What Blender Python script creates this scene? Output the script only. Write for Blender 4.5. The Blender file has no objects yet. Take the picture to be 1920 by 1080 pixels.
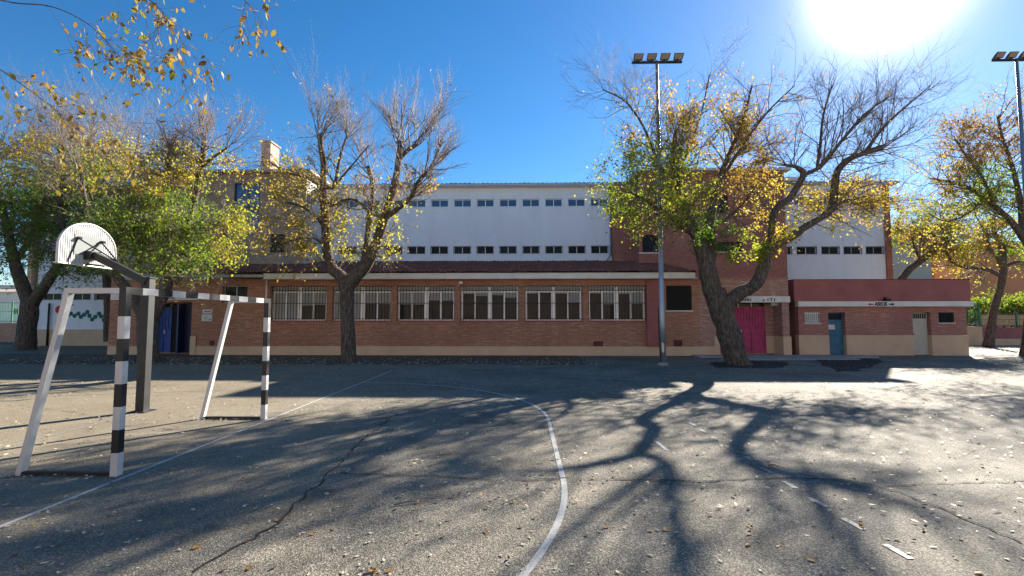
import bpy, bmesh, math, random
import numpy as np
from mathutils import Vector, Matrix
R = math.radians
scene = bpy.context.scene
col = scene.collection
# ---------------------------------------------------------------- camera, sky, sun
CAMH, PITCH, YAW, FPX = 1.71, R(3.75), R(1.38), 915.0
cam_d = bpy.data.cameras.new('camera'); cam = bpy.data.objects.new('camera', cam_d); col.objects.link(cam)
cam.location = (0, 0, CAMH); cam.rotation_euler = (R(90)+PITCH, 0, YAW)
cam_d.sensor_width = 36; cam_d.lens = 36*FPX/1920; cam_d.clip_end = 2000; cam_d.clip_start = .05
scene.camera = cam
SUN_EL, SUN_AZ = R(25.5), R(37.3)          # azimuth measured from +Y towards +X
S = Vector((math.sin(SUN_AZ)*math.cos(SUN_EL), math.cos(SUN_AZ)*math.cos(SUN_EL), math.sin(SUN_EL)))
w = bpy.data.worlds.new('World'); scene.world = w; w.use_nodes = True
nt = w.node_tree; N = nt.nodes; L = nt.links; N.clear()
sky = N.new('ShaderNodeTexSky'); sky.sky_type = 'NISHITA'; sky.sun_disc = False
sky.sun_elevation = SUN_EL; sky.sun_rotation = SUN_AZ
sky.altitude = 600; sky.air_density = 1.0; sky.dust_density = .1; sky.ozone_density = 3.0
hs = N.new('ShaderNodeHueSaturation'); hs.inputs['Saturation'].default_value = 1.3
L.new(sky.outputs[0], hs.inputs['Color'])
bg = N.new('ShaderNodeBackground'); bg.inputs[1].default_value = .050
L.new(hs.outputs[0], bg.inputs[0])
tc = N.new('ShaderNodeTexCoord'); dp = N.new('ShaderNodeVectorMath'); dp.operation = 'DOT_PRODUCT'
G_AZ, G_EL = R(37.6), R(30.0)               # the dazzling heart of the sun's aureole
dp.inputs[1].default_value = (math.sin(G_AZ)*math.cos(G_EL), math.cos(G_AZ)*math.cos(G_EL), math.sin(G_EL))
L.new(tc.outputs['Generated'], dp.inputs[0])
def wmath(op, a, b=None):
    m = N.new('ShaderNodeMath'); m.operation = op
    for i, v in enumerate((a, b)):
        if v is None: continue
        if isinstance(v, (int, float)): m.inputs[i].default_value = v
        else: L.new(v, m.inputs[i])
    return m.outputs[0]
ang = wmath('ARCCOSINE', wmath('MINIMUM', dp.outputs['Value'], .999999))
core = wmath('MULTIPLY', wmath('EXPONENT', wmath('MULTIPLY', wmath('POWER', wmath('DIVIDE', ang, R(4.0)), 2.0), -1.0)), 1.2)
halo = wmath('MULTIPLY', wmath('EXPONENT', wmath('DIVIDE', ang, -R(10.0))), .12)
gl = N.new('ShaderNodeBackground'); gl.inputs[0].default_value = (1, .86, 1.0, 1)
L.new(wmath('ADD', core, halo), gl.inputs[1])
ad = N.new('ShaderNodeAddShader'); L.new(bg.outputs[0], ad.inputs[0]); L.new(gl.outputs[0], ad.inputs[1])
wo = N.new('ShaderNodeOutputWorld'); L.new(ad.outputs[0], wo.inputs[0])
sd = bpy.data.lights.new('sun', 'SUN'); sd.energy = 5.0; sd.angle = R(.5); sd.color = (1, .93, .82)
so = bpy.data.objects.new('sun', sd); col.objects.link(so)
so.rotation_euler = S.to_track_quat('Z', 'Y').to_euler(); so.location = (30, 40, 30)
vs = scene.view_settings; vs.view_transform = 'Standard'; vs.look = 'None'; vs.exposure = 1.82; vs.gamma = 1

# ---------------------------------------------------------------- helpers
RC = Matrix.Rotation(YAW, 3, 'Z') @ Matrix.Rotation(PITCH, 3, 'X')
def ray(px, py):
    return RC @ Vector(((px-960)/FPX, 1, -(py-540)/FPX))
def W(px, py, Y):
    d = ray(px, py); return Vector((0, 0, CAMH)) + d*(Y/d.y)
def WX(px, Y, py=600): return W(px, py, Y).x
def WZ(py, Y, px=982): return W(px, py, Y).z
def G(px, py):
    d = ray(px, py); return Vector((0, 0, CAMH)) + d*(-CAMH/d.z)
def proj(P):
    d = RC.transposed() @ (Vector(P)-Vector((0, 0, CAMH))); return 960+FPX*d.x/d.y, 540-FPX*d.z/d.y
OFF = {}
def tag(o, label=None, cat=None, group=None, kind=None):
    if label: o['label'] = label
    if cat: o['category'] = cat
    if group: o['group'] = group
    if kind: o['kind'] = kind
    return o
def thing(name, label, cat, loc=(0, 0, 0), group=None):
    o = bpy.data.objects.new(name, None); col.objects.link(o); o.location = loc
    o.empty_display_size = .2; OFF[o] = Vector(loc)
    return tag(o, label, cat, group)
def link(name, me, mat, parent=None, smooth=False):
    o = bpy.data.objects.new(name, me); col.objects.link(o)
    mats = mat if isinstance(mat, (list, tuple)) else [mat]
    for m in mats: me.materials.append(m)
    if smooth: me.shade_smooth()
    if parent is not None:
        off = OFF[parent]; me.transform(Matrix.Translation(-off)); o.parent = parent; OFF[o] = off
    return o
class MB:
    def __init__(s): s.v = []; s.f = []; s.m = []
    def quad(s, a, b, c, d, mi=0):
        n = len(s.v); s.v += [tuple(a), tuple(b), tuple(c), tuple(d)]; s.f.append((n, n+1, n+2, n+3)); s.m.append(mi); return s
    def poly(s, pts, mi=0):
        n = len(s.v); s.v += [tuple(p) for p in pts]; s.f.append(tuple(range(n, n+len(pts)))); s.m.append(mi); return s
    def box(s, x0, x1, y0, y1, z0, z1, mi=0):
        if x0 > x1: x0, x1 = x1, x0
        n = len(s.v)
        s.v += [(x0, y0, z0), (x1, y0, z0), (x1, y1, z0), (x0, y1, z0), (x0, y0, z1), (x1, y0, z1), (x1, y1, z1), (x0, y1, z1)]
        for f in ((0, 3, 2, 1), (4, 5, 6, 7), (0, 1, 5, 4), (1, 2, 6, 5), (2, 3, 7, 6), (3, 0, 4, 7)):
            s.f.append(tuple(n+i for i in f)); s.m.append(mi)
        return s
    def beam(s, a, b, wd, ht, mi=0, up=(0, 0, 1)):
        a, b = Vector(a), Vector(b); d = (b-a).normalized(); u = Vector(up)
        if abs(d.dot(u)) > .98: u = Vector((0, 1, 0))
        r = d.cross(u).normalized()*wd/2; t = r.normalized().cross(d)*ht/2; n = len(s.v)
        for p in (a, b):
            for q in (-r-t, r-t, r+t, -r+t): s.v.append(tuple(p+q))
        for f in ((0, 3, 2, 1), (4, 5, 6, 7), (0, 1, 5, 4), (1, 2, 6, 5), (2, 3, 7, 6), (3, 0, 4, 7)):
            s.f.append(tuple(n+i for i in f)); s.m.append(mi)
        return s
    def tube(s, pts, rad, k=8, cap=True, mi=0):
        pts = [Vector(p) for p in pts]; rad = rad if isinstance(rad, (list, tuple)) else [rad]*len(pts)
        n = len(s.v); u = Vector((.3, .1, 1))
        for i, p in enumerate(pts):
            d = (pts[min(i+1, len(pts)-1)]-pts[max(i-1, 0)]).normalized()
            a = d.cross(u)
            if a.length < .05: a = d.cross(Vector((1, 0, 0)))
            a.normalize(); b = d.cross(a); u = b.cross(d) if False else u
            for j in range(k):
                t = 2*math.pi*j/k; s.v.append(tuple(p+(a*math.cos(t)+b*math.sin(t))*rad[i]))
        for i in range(len(pts)-1):
            for j in range(k):
                s.f.append((n+i*k+j, n+i*k+(j+1) % k, n+(i+1)*k+(j+1) % k, n+(i+1)*k+j)); s.m.append(mi)
        if cap:
            s.f.append(tuple(n+j for j in reversed(range(k)))); s.m.append(mi)
            m = n+(len(pts)-1)*k; s.f.append(tuple(m+j for j in range(k))); s.m.append(mi)
        return s
    def build(s, name, mat, parent=None, smooth=False, bevel=0):
        me = bpy.data.meshes.new(name); me.from_pydata(s.v, [], s.f); me.update()
        me.polygons.foreach_set('material_index', s.m)
        bm = bmesh.new(); bm.from_mesh(me); bmesh.ops.recalc_face_normals(bm, faces=bm.faces)
        if bevel: bmesh.ops.bevel(bm, geom=list(bm.edges), offset=bevel, segments=1, affect='EDGES')
        bm.to_mesh(me); bm.free()
        return link(name, me, mat, parent, smooth)
def npmesh(name, V, F, mat, parent=None, smooth=False, attr=None):
    V = np.asarray(V, dtype=np.float32).reshape(-1, 3); F = np.asarray(F, dtype=np.int32); k = F.shape[1]
    me = bpy.data.meshes.new(name); me.vertices.add(len(V)); me.vertices.foreach_set('co', V.ravel())
    me.loops.add(F.size); me.loops.foreach_set('vertex_index', F.ravel())
    me.polygons.add(len(F)); me.polygons.foreach_set('loop_start', np.arange(0, F.size, k, dtype=np.int32))
    me.update(calc_edges=True)
    if attr is not None:
        a = me.attributes.new('hue', 'FLOAT', 'FACE'); a.data.foreach_set('value', np.asarray(attr, dtype=np.float32))
    return link(name, me, mat, parent, smooth)

# ---------------------------------------------------------------- materials
class MT:
    def __init__(s, name):
        s.m = bpy.data.materials.new(name); s.m.use_nodes = True; s.t = s.m.node_tree; s.b = s.t.nodes['Principled BSDF']
        s.co = s.t.nodes.new('ShaderNodeTexCoord').outputs['Object']
        s.geo = s.t.nodes.new('ShaderNodeNewGeometry').outputs['Position']
    def n(s, t, **k):
        x = s.t.nodes.new('ShaderNode'+t)
        for a, v in k.items(): setattr(x, a, v)
        return x
    def l(s, a, b): s.t.links.new(a, b)
    def set(s, node, key, v):
        if hasattr(v, 'links') or hasattr(v, 'is_output'): s.l(v, node.inputs[key])
        else: node.inputs[key].default_value = v
    def noise(s, scale, detail=3, rough=.55, vec=None, out='Fac'):
        x = s.n('TexNoise'); s.l(vec or s.geo, x.inputs['Vector']); x.inputs['Scale'].default_value = scale
        x.inputs['Detail'].default_value = detail; x.inputs['Roughness'].default_value = rough; return x.outputs[out]
    def ramp(s, f, stops):
        x = s.n('ValToRGB'); s.l(f, x.inputs[0]); e = x.color_ramp.elements
        while len(e) < len(stops): e.new(.5)
        for i, (p, c) in enumerate(stops):
            e[i].position = p; e[i].color = (c, c, c, 1) if isinstance(c, (int, float)) else (*c, 1)
        return x.outputs[0]
    def mix(s, f, a, b, mode='MIX'):
        x = s.n('Mix', data_type='RGBA', blend_type=mode)
        s.set(x, 0, f)
        for i, v in ((6, a), (7, b)):
            s.set(x, i, (*v, 1) if isinstance(v, tuple) and len(v) == 3 else v)
        return x.outputs[2]
    def math(s, op, a, b=0.0):
        x = s.n('Math', operation=op); s.set(x, 0, a); s.set(x, 1, b); return x.outputs[0]
    def bump(s, h, st=.3, dist=.01):
        x = s.n('Bump'); s.l(h, x.inputs['Height']); x.inputs['Strength'].default_value = st; x.inputs['Distance'].default_value = dist
        s.l(x.outputs[0], s.b.inputs['Normal'])
    def base(s, c, rough=.7, metal=0, spec=.5):
        s.set(s.b, 'Base Color', (*c, 1) if isinstance(c, tuple) else c)
        s.set(s.b, 'Roughness', rough); s.b.inputs['Metallic'].default_value = metal
        s.b.inputs['Specular IOR Level'].default_value = spec; return s
def plain(name, c, rough=.6, metal=0, var=.12, scale=3, spec=.4, bump=0):
    m = MT(name); nz = m.noise(scale, 5)
    cc = m.mix(m.ramp(nz, [(.3, 0.0), (.7, 1.0)]), tuple(x*(1-var) for x in c), tuple(min(1, x*(1+var)) for x in c))
    m.base(cc, rough, metal, spec)
    if bump: m.bump(m.noise(scale*25, 3), bump, .01)
    return m.m
def brick(name, c1, c2, mortar, bw=.26, rh=.066, ms=.011, stain=.25):
    m = MT(name); sp = m.n('SeparateXYZ'); m.l(m.geo, sp.inputs[0])
    u = m.math('ADD', sp.outputs[0], sp.outputs[1]); cb = m.n('CombineXYZ'); m.l(u, cb.inputs[0]); m.l(sp.outputs[2], cb.inputs[1])
    b = m.n('TexBrick'); m.l(cb.outputs[0], b.inputs['Vector']); b.inputs['Scale'].default_value = 1
    b.inputs['Color1'].default_value = (*c1, 1); b.inputs['Color2'].default_value = (*c2, 1); b.inputs['Mortar'].default_value = (*mortar, 1)
    b.inputs['Brick Width'].default_value = bw; b.inputs['Row Height'].default_value = rh; b.inputs['Mortar Size'].default_value = ms
    b.inputs['Mortar Smooth'].default_value = .3; b.inputs['Bias'].default_value = 0
    # patchy courses: paler mortar and replaced bricks in drifts
    mp = m.n('Mapping'); m.l(cb.outputs[0], mp.inputs[0]); mp.inputs['Scale'].default_value = (2.2, 14, 1)
    st = m.noise(1.0, 4, .7, mp.outputs[0]); big = m.noise(.55, 4, .6)
    c = m.mix(m.math('MULTIPLY', m.ramp(st, [(.50, 0.0), (.62, 1.0)]), min(1, stain*2.6)), b.outputs['Color'], tuple(min(1, x*1.25) for x in mortar))
    c = m.mix(m.math('MULTIPLY', m.ramp(big, [(.35, 0.0), (.65, 1.0)]), .5), c, tuple(x*.62 for x in c1))
    m.base(c, .85, 0, .25); m.bump(b.outputs['Fac'], -.4, .01); return m.m
M = {}
M['brick'] = brick('brick', (.43, .165, .095), (.27, .095, .058), (.44, .30, .21))
M['brick_old'] = brick('brick_old', (.37, .235, .17), (.27, .16, .115), (.48, .40, .33))
M['brick_portal'] = brick('brick_portal', (.40, .19, .135), (.27, .12, .088), (.50, .37, .30), stain=.3)
M['brick_rose'] = brick('brick_rose', (.42, .15, .115), (.28, .09, .07), (.44, .26, .2), stain=.1)
M['brick_annex'] = brick('brick_annex', (.40, .15, .12), (.30, .105, .082), (.46, .28, .21), stain=.22)
M['red_paint'] = plain('red_paint', (.31, .105, .095), .7, var=.15, scale=1.2)
M['tan'] = plain('tan', (.62, .43, .27), .85, var=.10, scale=1.3, bump=.05)
M['cream'] = plain('cream', (.70, .66, .60), .6, var=.10, scale=1.5)
M['concrete'] = plain('concrete', (.30, .29, .27), .9, var=.2, scale=2.0, bump=.1)
M['alu'] = plain('alu', (.78, .77, .74), .4, .2, var=.08)
M['iron'] = plain('iron', (.022, .022, .024), .55, .3, var=.3, scale=8)
M['black'] = plain('black', (.018, .018, .02), .4, 0, var=.2, scale=6)
M['zinc'] = plain('zinc', (.34, .36, .38), .4, .6, var=.18, scale=2)
M['gutter'] = plain('gutter', (.42, .45, .48), .5, .3, var=.1)
M['blue'] = plain('blue', (.035, .085, .33), .5, var=.28, scale=4.5, bump=.15)
M['navy'] = plain('navy', (.012, .022, .08), .4, var=.2)
M['pink'] = plain('pink', (.40, .04, .125), .55, var=.28, scale=4.5, bump=.15)
M['teal_door'] = plain('teal_door', (.03, .13, .20), .5, var=.28, scale=4.5, bump=.15)
M['beige_door'] = plain('beige_door', (.52, .47, .36), .55, var=.10, scale=4.5, bump=.15)
M['dark'] = plain('dark', (.012, .012, .014), .8, var=.2)
M['dark_red'] = plain('dark_red', (.12, .018, .022), .6)
M['ink'] = plain('ink', (.02, .02, .035), .6)
M['red_ink'] = plain('red_ink', (.42, .03, .06), .6)
M['plaque'] = plain('plaque', (.62, .62, .60), .4)
M['grey_ink'] = plain('grey_ink', (.22, .23, .23), .6)
M['green_paint'] = plain('green_paint', (.02, .16, .09), .5, var=.2)
M['mural'] = plain('mural', (.015, .13, .105), .7, var=.3, scale=9)
M['mural_red'] = plain('mural_red', (.55, .05, .04), .7, var=.1, scale=9)
M['orange_wall'] = plain('orange_wall', (.60, .24, .11), .85, var=.08, scale=.6)
M['pink_wall'] = plain('pink_wall', (.55, .30, .22), .85, var=.08, scale=.6)
M['sage'] = plain('sage', (.40, .42, .36), .85, var=.07, scale=.5)
M['wood'] = plain('wood', (.50, .33, .19), .7, var=.3, scale=6)
M['goal_white'] = plain('goal_white', (.56, .55, .53), .38, var=.05, scale=4)
M['goal_black'] = plain('goal_black', (.014, .014, .017), .45, var=.25, scale=5)
M['steel_dark'] = plain('steel_dark', (.020, .020, .021), .5, .1, var=.3, scale=5)
M['blind'] = plain('blind', (.36, .35, .32), .8, var=.08, scale=2)
m = MT('white_render'); mp = m.n('Mapping'); m.l(m.geo, mp.inputs[0]); mp.inputs['Scale'].default_value = (1.3, 1.3, .09)
c = m.mix(m.math('MULTIPLY', m.ramp(m.noise(1, 6, .7, mp.outputs[0]), [(.48, 0.0), (.72, 1.0)]), .24), (.80, .83, .89), (.50, .51, .52))
c = m.mix(m.math('MULTIPLY', m.ramp(m.noise(.45, 5, .6), [(.50, 0.0), (.54, 1.0)]), .16), c, (.62, .63, .66))
c = m.mix(m.math('MULTIPLY', m.ramp(m.noise(3.0, 6, .75), [(.62, 0.0), (.75, 1.0)]), .25), c, (.45, .44, .42))
m.base(c, .85, 0, .2); m.bump(m.noise(14, 4), .15, .01); M['white'] = m.m
m = MT('glass_dark'); m.base(m.mix(m.noise(1.3, 4), (.006, .007, .01), (.05, .055, .06)), .06, 0, .5); m.b.inputs['Specular IOR Level'].default_value = .10; M['glass'] = m.m
m = MT('glass_blue'); m.base(m.mix(m.noise(.9, 3), (.02, .05, .13), (.05, .11, .24)), .08, 0, .6); M['glass_blue'] = m.m
m = MT('roof_tile'); mp = m.n('Mapping'); m.l(m.geo, mp.inputs[0]); mp.inputs['Scale'].default_value = (4.2, 2.2, 1)
c = m.ramp(m.noise(2.0, 5, .7, mp.outputs[0]), [(.3, (.07, .035, .03)), (.5, (.19, .075, .05)), (.7, (.33, .16, .11))]); m.base(c, .85, 0, .3); M['tile'] = m.m
m = MT('roof_pale'); m.base(m.ramp(m.noise(5, 4), [(.3, (.25, .2, .17)), (.7, (.5, .42, .36))]), .8); M['tile_pale'] = m.m
m = MT('bark'); mp = m.n('Mapping'); m.l(m.geo, mp.inputs[0]); mp.inputs['Scale'].default_value = (9, 9, 1.6)
bn = m.noise(2.2, 6, .7, mp.outputs[0])
m.base(m.ramp(bn, [(.32, (.036, .028, .022)), (.5, (.115, .088, .068)), (.68, (.26, .205, .16))]), .9, 0, .2); m.bump(bn, 1.0, .08); M['bark'] = m.m
m = MT('twig'); m.base((.17, .125, .10), .7, 0, .3); M['twig'] = m.m
def leafmat(name, stops, tr=.5):
    m = MT(name); a = m.n('Attribute'); a.attribute_name = 'hue'; c = m.ramp(a.outputs['Fac'], stops)
    m.b.inputs['Roughness'].default_value = .6; m.l(c, m.b.inputs['Base Color']); m.b.inputs['Specular IOR Level'].default_value = .2
    t = m.n('BsdfTranslucent'); tcol = m.mix(1.0, c, (2.0, 1.9, .9, 1), 'MULTIPLY'); m.l(tcol, t.inputs[0])
    mx = m.n('MixShader'); mx.inputs[0].default_value = tr; m.l(m.b.outputs[0], mx.inputs[1]); m.l(t.outputs[0], mx.inputs[2])
    m.l(mx.outputs[0], m.t.nodes['Material Output'].inputs[0]); return m.m
LST = [(0, (.035, .085, .018)), (.22, (.11, .19, .022)), (.42, (.23, .27, .04)), (.6, (.37, .285, .065)), (.78, (.27, .165, .07)), (1, (.15, .10, .07))]
M['leaf'] = leafmat('leaf', LST)
M['leaf_near'] = leafmat('leaf_near', [(0, (.05, .07, .018)), (.3, (.15, .15, .035)), (.55, (.28, .20, .06)), (.8, (.21, .12, .05)), (1, (.12, .07, .045))], .28)
# asphalt: coarse worn aggregate, dusty to the left
def asphalt(name, light=1.0, dust=True):
    m = MT(name); sp = m.n('SeparateXYZ'); m.l(m.geo, sp.inputs[0])
    vo = m.n('TexVoronoi'); m.l(m.geo, vo.inputs['Vector']); vo.inputs['Scale'].default_value = 105; vo.inputs['Randomness'].default_value = 1
    wn = m.n('TexVoronoi'); m.l(m.geo, wn.inputs['Vector']); wn.inputs['Scale'].default_value = 210
    sw = m.n('SeparateColor'); m.l(wn.outputs['Color'], sw.inputs[0]); sv = m.n('SeparateColor'); m.l(vo.outputs['Color'], sv.inputs[0])
    k = light
    c = m.ramp(sv.outputs[0], [(0.0, (.028*k, .026*k, .024*k)), (.35, (.10*k, .095*k, .085*k)), (.7, (.26*k, .245*k, .215*k)), (1.0, (.62*k, .57*k, .49*k))])
    c2 = m.ramp(sw.outputs[0], [(0.0, (.05*k, .047*k, .043*k)), (.5, (.17*k, .16*k, .142*k)), (1.0, (.42*k, .39*k, .33*k))])
    c = m.mix(.45, c, c2)
    blot = m.ramp(m.noise(.35, 6, .62), [(.3, (.62, .61, .60)), (.7, (1.16, 1.13, 1.06))]); c = m.mix(1.0, c, blot, 'MULTIPLY')
    blot2 = m.ramp(m.noise(2.2, 5, .7), [(.25, .78), (.75, 1.14)]); c = m.mix(1.0, c, blot2, 'MULTIPLY')
    pt = m.ramp(m.noise(.8, 7, .55), [(.555, 1.0), (.57, .80)]); c = m.mix(.8, c, m.mix(1.0, c, pt, 'MULTIPLY'))
    sp_ = m.ramp(m.noise(3.1, 3, .5), [(.68, 1.0), (.73, .62)]); c = m.mix(1.0, c, sp_, 'MULTIPLY')
    if dust:
        d = m.math('ADD', m.math('MULTIPLY', sp.outputs[0], -.13), m.math('MULTIPLY', m.noise(.5, 4), 1.2))
        d = m.ramp(d, [(.75, 0.0), (1.0, 1.0)]) if False else m.ramp(m.math('MULTIPLY', m.math('SUBTRACT', d, .75), .8), [(0.0, 0.0), (.6, .55)])
        c = m.mix(d, c, (.22*k, .18*k, .125*k))
    c = m.mix(1.0, c, (1.0, .972, .91), 'MULTIPLY'); m.base(c, .85, 0, .14); m.bump(m.math('ADD', vo.outputs['Distance'], m.math('MULTIPLY', m.noise(40, 4), .6)), .42, .010); return m.m
M['asphalt'] = asphalt('asphalt', 1.14); M['asphalt_dark'] = asphalt('asphalt_dark', .32, False)
m = MT('dirt'); m.base(m.ramp(m.noise(6, 7, .75), [(.3, (.035, .026, .018)), (.5, (.10, .07, .045)), (.7, (.24, .17, .10))]), .95); m.bump(m.noise(25, 5), .6, .03); M['dirt'] = m.m
def paintmat(name, c, wear):
    m = MT(name); t = m.ramp(m.noise(60, 5, .8), [(wear-.06, 0.0), (wear+.06, 1.0)])
    m.base(m.mix(t, (.14, .135, .125), c), .7); m.bump(m.noise(90, 3), .4, .006); return m.m
M['line'] = paintmat('line', (.44, .43, .40), .42); M['line_worn'] = paintmat('line_worn', (.38, .37, .34), .52)
m = MT('crack'); m.base((.012, .012, .012), .95); M['crack'] = m.m

# ---------------------------------------------------------------- ground and markings
def sheet(name, pts, z, mat, label=None):
    o = MB().poly([(p[0], p[1], z) for p in pts]).build(name, mat); tag(o, kind='structure'); return o
sheet('ground', [(-300, -60), (300, -60), (300, 500), (-300, 500)], 0, M['asphalt'])
def wobble(pts, n, a, seed):
    rr = random.Random(seed); out = []
    for i in range(len(pts)):
        p, q = Vector(pts[i]), Vector(pts[(i+1) % len(pts)])
        for k in range(n): 
            t = p.lerp(q, k/n); out.append((t.x+rr.uniform(-a, a), t.y+rr.uniform(-a, a)))
    return out
sheet('dirt_strip', wobble([(-30, 18.6), (2.5, 18.8), (2.5, 23.9), (-30, 23.9)], 30, .22, 1), .006, M['dirt'])
sheet('dirt_verge', wobble([(-90, 33), (-33, 33), (-33, 48), (-90, 48)], 6, .4, 2), .006, M['dirt'])
o = sheet('asphalt_patch', wobble([G(1530, 676)[:2], G(1565, 698)[:2], G(1612, 695)[:2], G(1655, 682)[:2], G(1650, 673)[:2], G(1560, 671)[:2]], 6, .12, 5), .008, M['asphalt_dark'])
o = sheet('asphalt_patch', wobble([G(1330, 680)[:2], G(1345, 690)[:2], G(1465, 691)[:2], G(1482, 679)[:2], G(1400, 676)[:2]], 6, .1, 6), .008, M['asphalt_dark'])
pv = MB().box(8.0, 16.0, 22.55, 23.68, -.2, .06).build('pavement', M['concrete'], bevel=.01); tag(pv, kind='structure')
pv = MB().box(WX(1385, 22.2), 14.4, 21.4, 22.54, -.2, .05).build('pavement', M['concrete'], bevel=.01); tag(pv, kind='structure')
def strip(name, pts, width, mat, z=.004, jag=0, seed=0):
    rr = random.Random(seed); pts = [Vector((p[0], p[1])) for p in pts]; mb = MB(); Ls = []; Rs = []
    for i, p in enumerate(pts):
        d = (pts[min(i+1, len(pts)-1)]-pts[max(i-1, 0)]).normalized(); n = Vector((-d.y, d.x))
        wv = width*(1+rr.uniform(-jag, jag))/2; Ls.append(p+n*wv); Rs.append(p-n*wv)
    for i in range(len(pts)-1): mb.quad((*Ls[i], z), (*Rs[i], z), (*Rs[i+1], z), (*Ls[i+1], z))
    o = mb.build(name, mat); tag(o, kind='structure'); return o
GX = -4.49; GY0, GY1 = 5.39, 8.45          # goal line x, near and far post
pa, pb = G(-40, 1004), G(735, 695)
strip('painted_line', [pa, pb], .05, M['line'], .004)
strip('painted_line', [G(-60, 856), G(583, 692)], .045, M['line_worn'], .0045)
strip('painted_line', [G(60, 744), G(430, 731)], .05, M['line_worn'], .005)
strip('painted_line', [G(735, 695.5), G(1520, 696)], .05, M['line_worn'], .0048)
strip('painted_line', [G(1545, 690), G(1690, 722), G(1835, 748), G(1990, 785)], .045, M['line_worn'], .004)
arc = [(GX+4.91*math.cos(a), GY0+4.91*math.sin(a)) for a in np.radians(np.linspace(-78, 0, 40))]
arc += [(GX+4.91*math.cos(a), GY1+4.91*math.sin(a)) for a in np.radians(np.linspace(0, 90, 44))]
strip('goal_area_line', arc, .06, M['line'], .005)
y = 2.7
while y < 8.3:
    strip('dashed_line', [(2.77, y), (2.75, y+.23)], .055, M['line_worn'], .005); y += .49
for k in range(13):
    a0 = R(4+4.1*k); a1 = a0+R(2.0)
    strip('dashed_line', [(GX+7.25*math.cos(a), GY1+7.25*math.sin(a)) for a in (a0, a1)], .055, M['line_worn'], .005)
strip('penalty_mark', [(1.88, 6.57), (1.86, 7.05)], .05, M['line'], .005)
def crackline(px, wd, seed, name='crack'):
    rr = random.Random(seed); pts = []
    for i in range(len(px)-1):
        a, b = G(*px[i]), G(*px[i+1]); n = max(2, int((b-a).length/.09))
        for k in range(n): pts.append(a.lerp(b, k/n)+Vector((rr.gauss(0, .018), rr.gauss(0, .018), 0)))
    strip(name, pts, wd, M['crack'], .009, .7, seed)
crackline([(732, 782), (715, 800), (675, 828), (655, 850), (650, 858), (618, 888), (575, 930), (520, 982), (440, 1030), (345, 1085)], .018, 1)
crackline([(630, 888), (720, 890), (830, 895), (960, 901), (1080, 898), (1200, 900), (1330, 903), (1480, 897), (1600, 902), (1680, 922), (1760, 952), (1850, 990), (1940, 1030)], .016, 2)
crackline([(1660, 914), (1750, 907), (1830, 905), (1960, 902)], .013, 3)
crackline([(1090, 905), (1010, 902), (960, 905)], .008, 8)
crackline([(30, 760), (150, 775), (240, 800), (420, 812)], .008, 9)
crackline([(1380, 752), (1500, 770), (1650, 776), (1900, 800)], .010, 10)
crackline([(1060, 760), (1180, 762), (1300, 758)], .014, 4)

# ---------------------------------------------------------------- walls with real openings
def wall(name, x0, x1, z0, z1, Y, openings, mat, parent, depth=.22, back=True):
    """front face at Y with reveals 'depth' deep behind each opening (ax, bx, az, bz[, depth])"""
    xs = sorted({x0, x1, *[min(max(v, x0), x1) for o in openings for v in o[:2]]}); zs = sorted({z0, z1, *[min(max(v, z0), z1) for o in openings for v in o[2:4]]})
    mb = MB()
    def inside(x, z): return any(o[0] < x < o[1] and o[2] < z < o[3] for o in openings)
    for i in range(len(xs)-1):
        for j in range(len(zs)-1):
            a, b, c_, d = xs[i], xs[i+1], zs[j], zs[j+1]
            if inside((a+b)/2, (c_+d)/2): continue
            mb.quad((a, Y, c_), (b, Y, c_), (b, Y, d), (a, Y, d))
    for o in openings:
        a, b, c_, d = o[:4]; dd = o[4] if len(o) > 4 else depth
        cz, dz = max(c_, z0), min(d, z1)
        if dz <= cz: continue
        mb.quad((a, Y, cz), (a, Y+dd, cz), (a, Y+dd, dz), (a, Y, dz)); mb.quad((b, Y, cz), (b, Y, dz), (b, Y+dd, dz), (b, Y+dd, cz))
        if d <= z1: mb.quad((a, Y, d), (a, Y+dd, d), (b, Y+dd, d), (b, Y, d))
        if c_ > z0: mb.quad((a, Y, c_), (b, Y, c_), (b, Y+dd, c_), (a, Y+dd, c_))
    me = bpy.data.meshes.new(name); me.from_pydata(mb.v, [], mb.f); return link(name, me, mat, parent)
def hwindow(parent, x0, x1, z0, z1, Y, panes=2, glass='glass', fr='alu', grille=0, blind=None, mull=.05):
    """window at depth Y: frame bars, glass, optional blind and grille"""
    f = MB(); t = mull
    f.box(x0, x1, Y-.03, Y+.03, z0, z0+t).box(x0, x1, Y-.03, Y+.03, z1-t, z1).box(x0, x0+t, Y-.03, Y+.03, z0+t, z1-t).box(x1-t, x1, Y-.03, Y+.03, z0+t, z1-t)
    for k in range(1, panes):
        xm = x0+(x1-x0)*k/panes; f.box(xm-t/2, xm+t/2, Y-.028, Y+.028, z0+t, z1-t)
    wdw = f.build('window', M[fr], parent)
    MB().box(x0+t*.6, x1-t*.6, Y-.006, Y+.006, z0+t*.6, z1-t*.6).build('glass', M[glass], wdw)
    if grille:
        g = MB(); n = max(3, int((x1-x0)/grille)); yg = Y-.17
        for k in range(n+1): xx = x0+(x1-x0)*k/n; g.box(xx-.008, xx+.008, yg-.008, yg+.008, z0+.01, z1-.01)
        for zz in (z0+.05, z1-.05): g.box(x0, x1, yg-.012, yg+.004, zz-.012, zz+.012)
        g.build('grille', M['iron'], wdw)
    return wdw

# ================================================================ SCHOOL
school = thing('school_building', 'long brick and white school building with tiled roof, barred windows and two tall brick towers', 'school', (-3.5, 23.7, 0))
Y0 = 23.7; YU = 32.0; YT = 29.3
zf0, zf1 = WZ(523, 23.2), WZ(511.5, 23.2)
ztop_wall = zf0+.05
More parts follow.
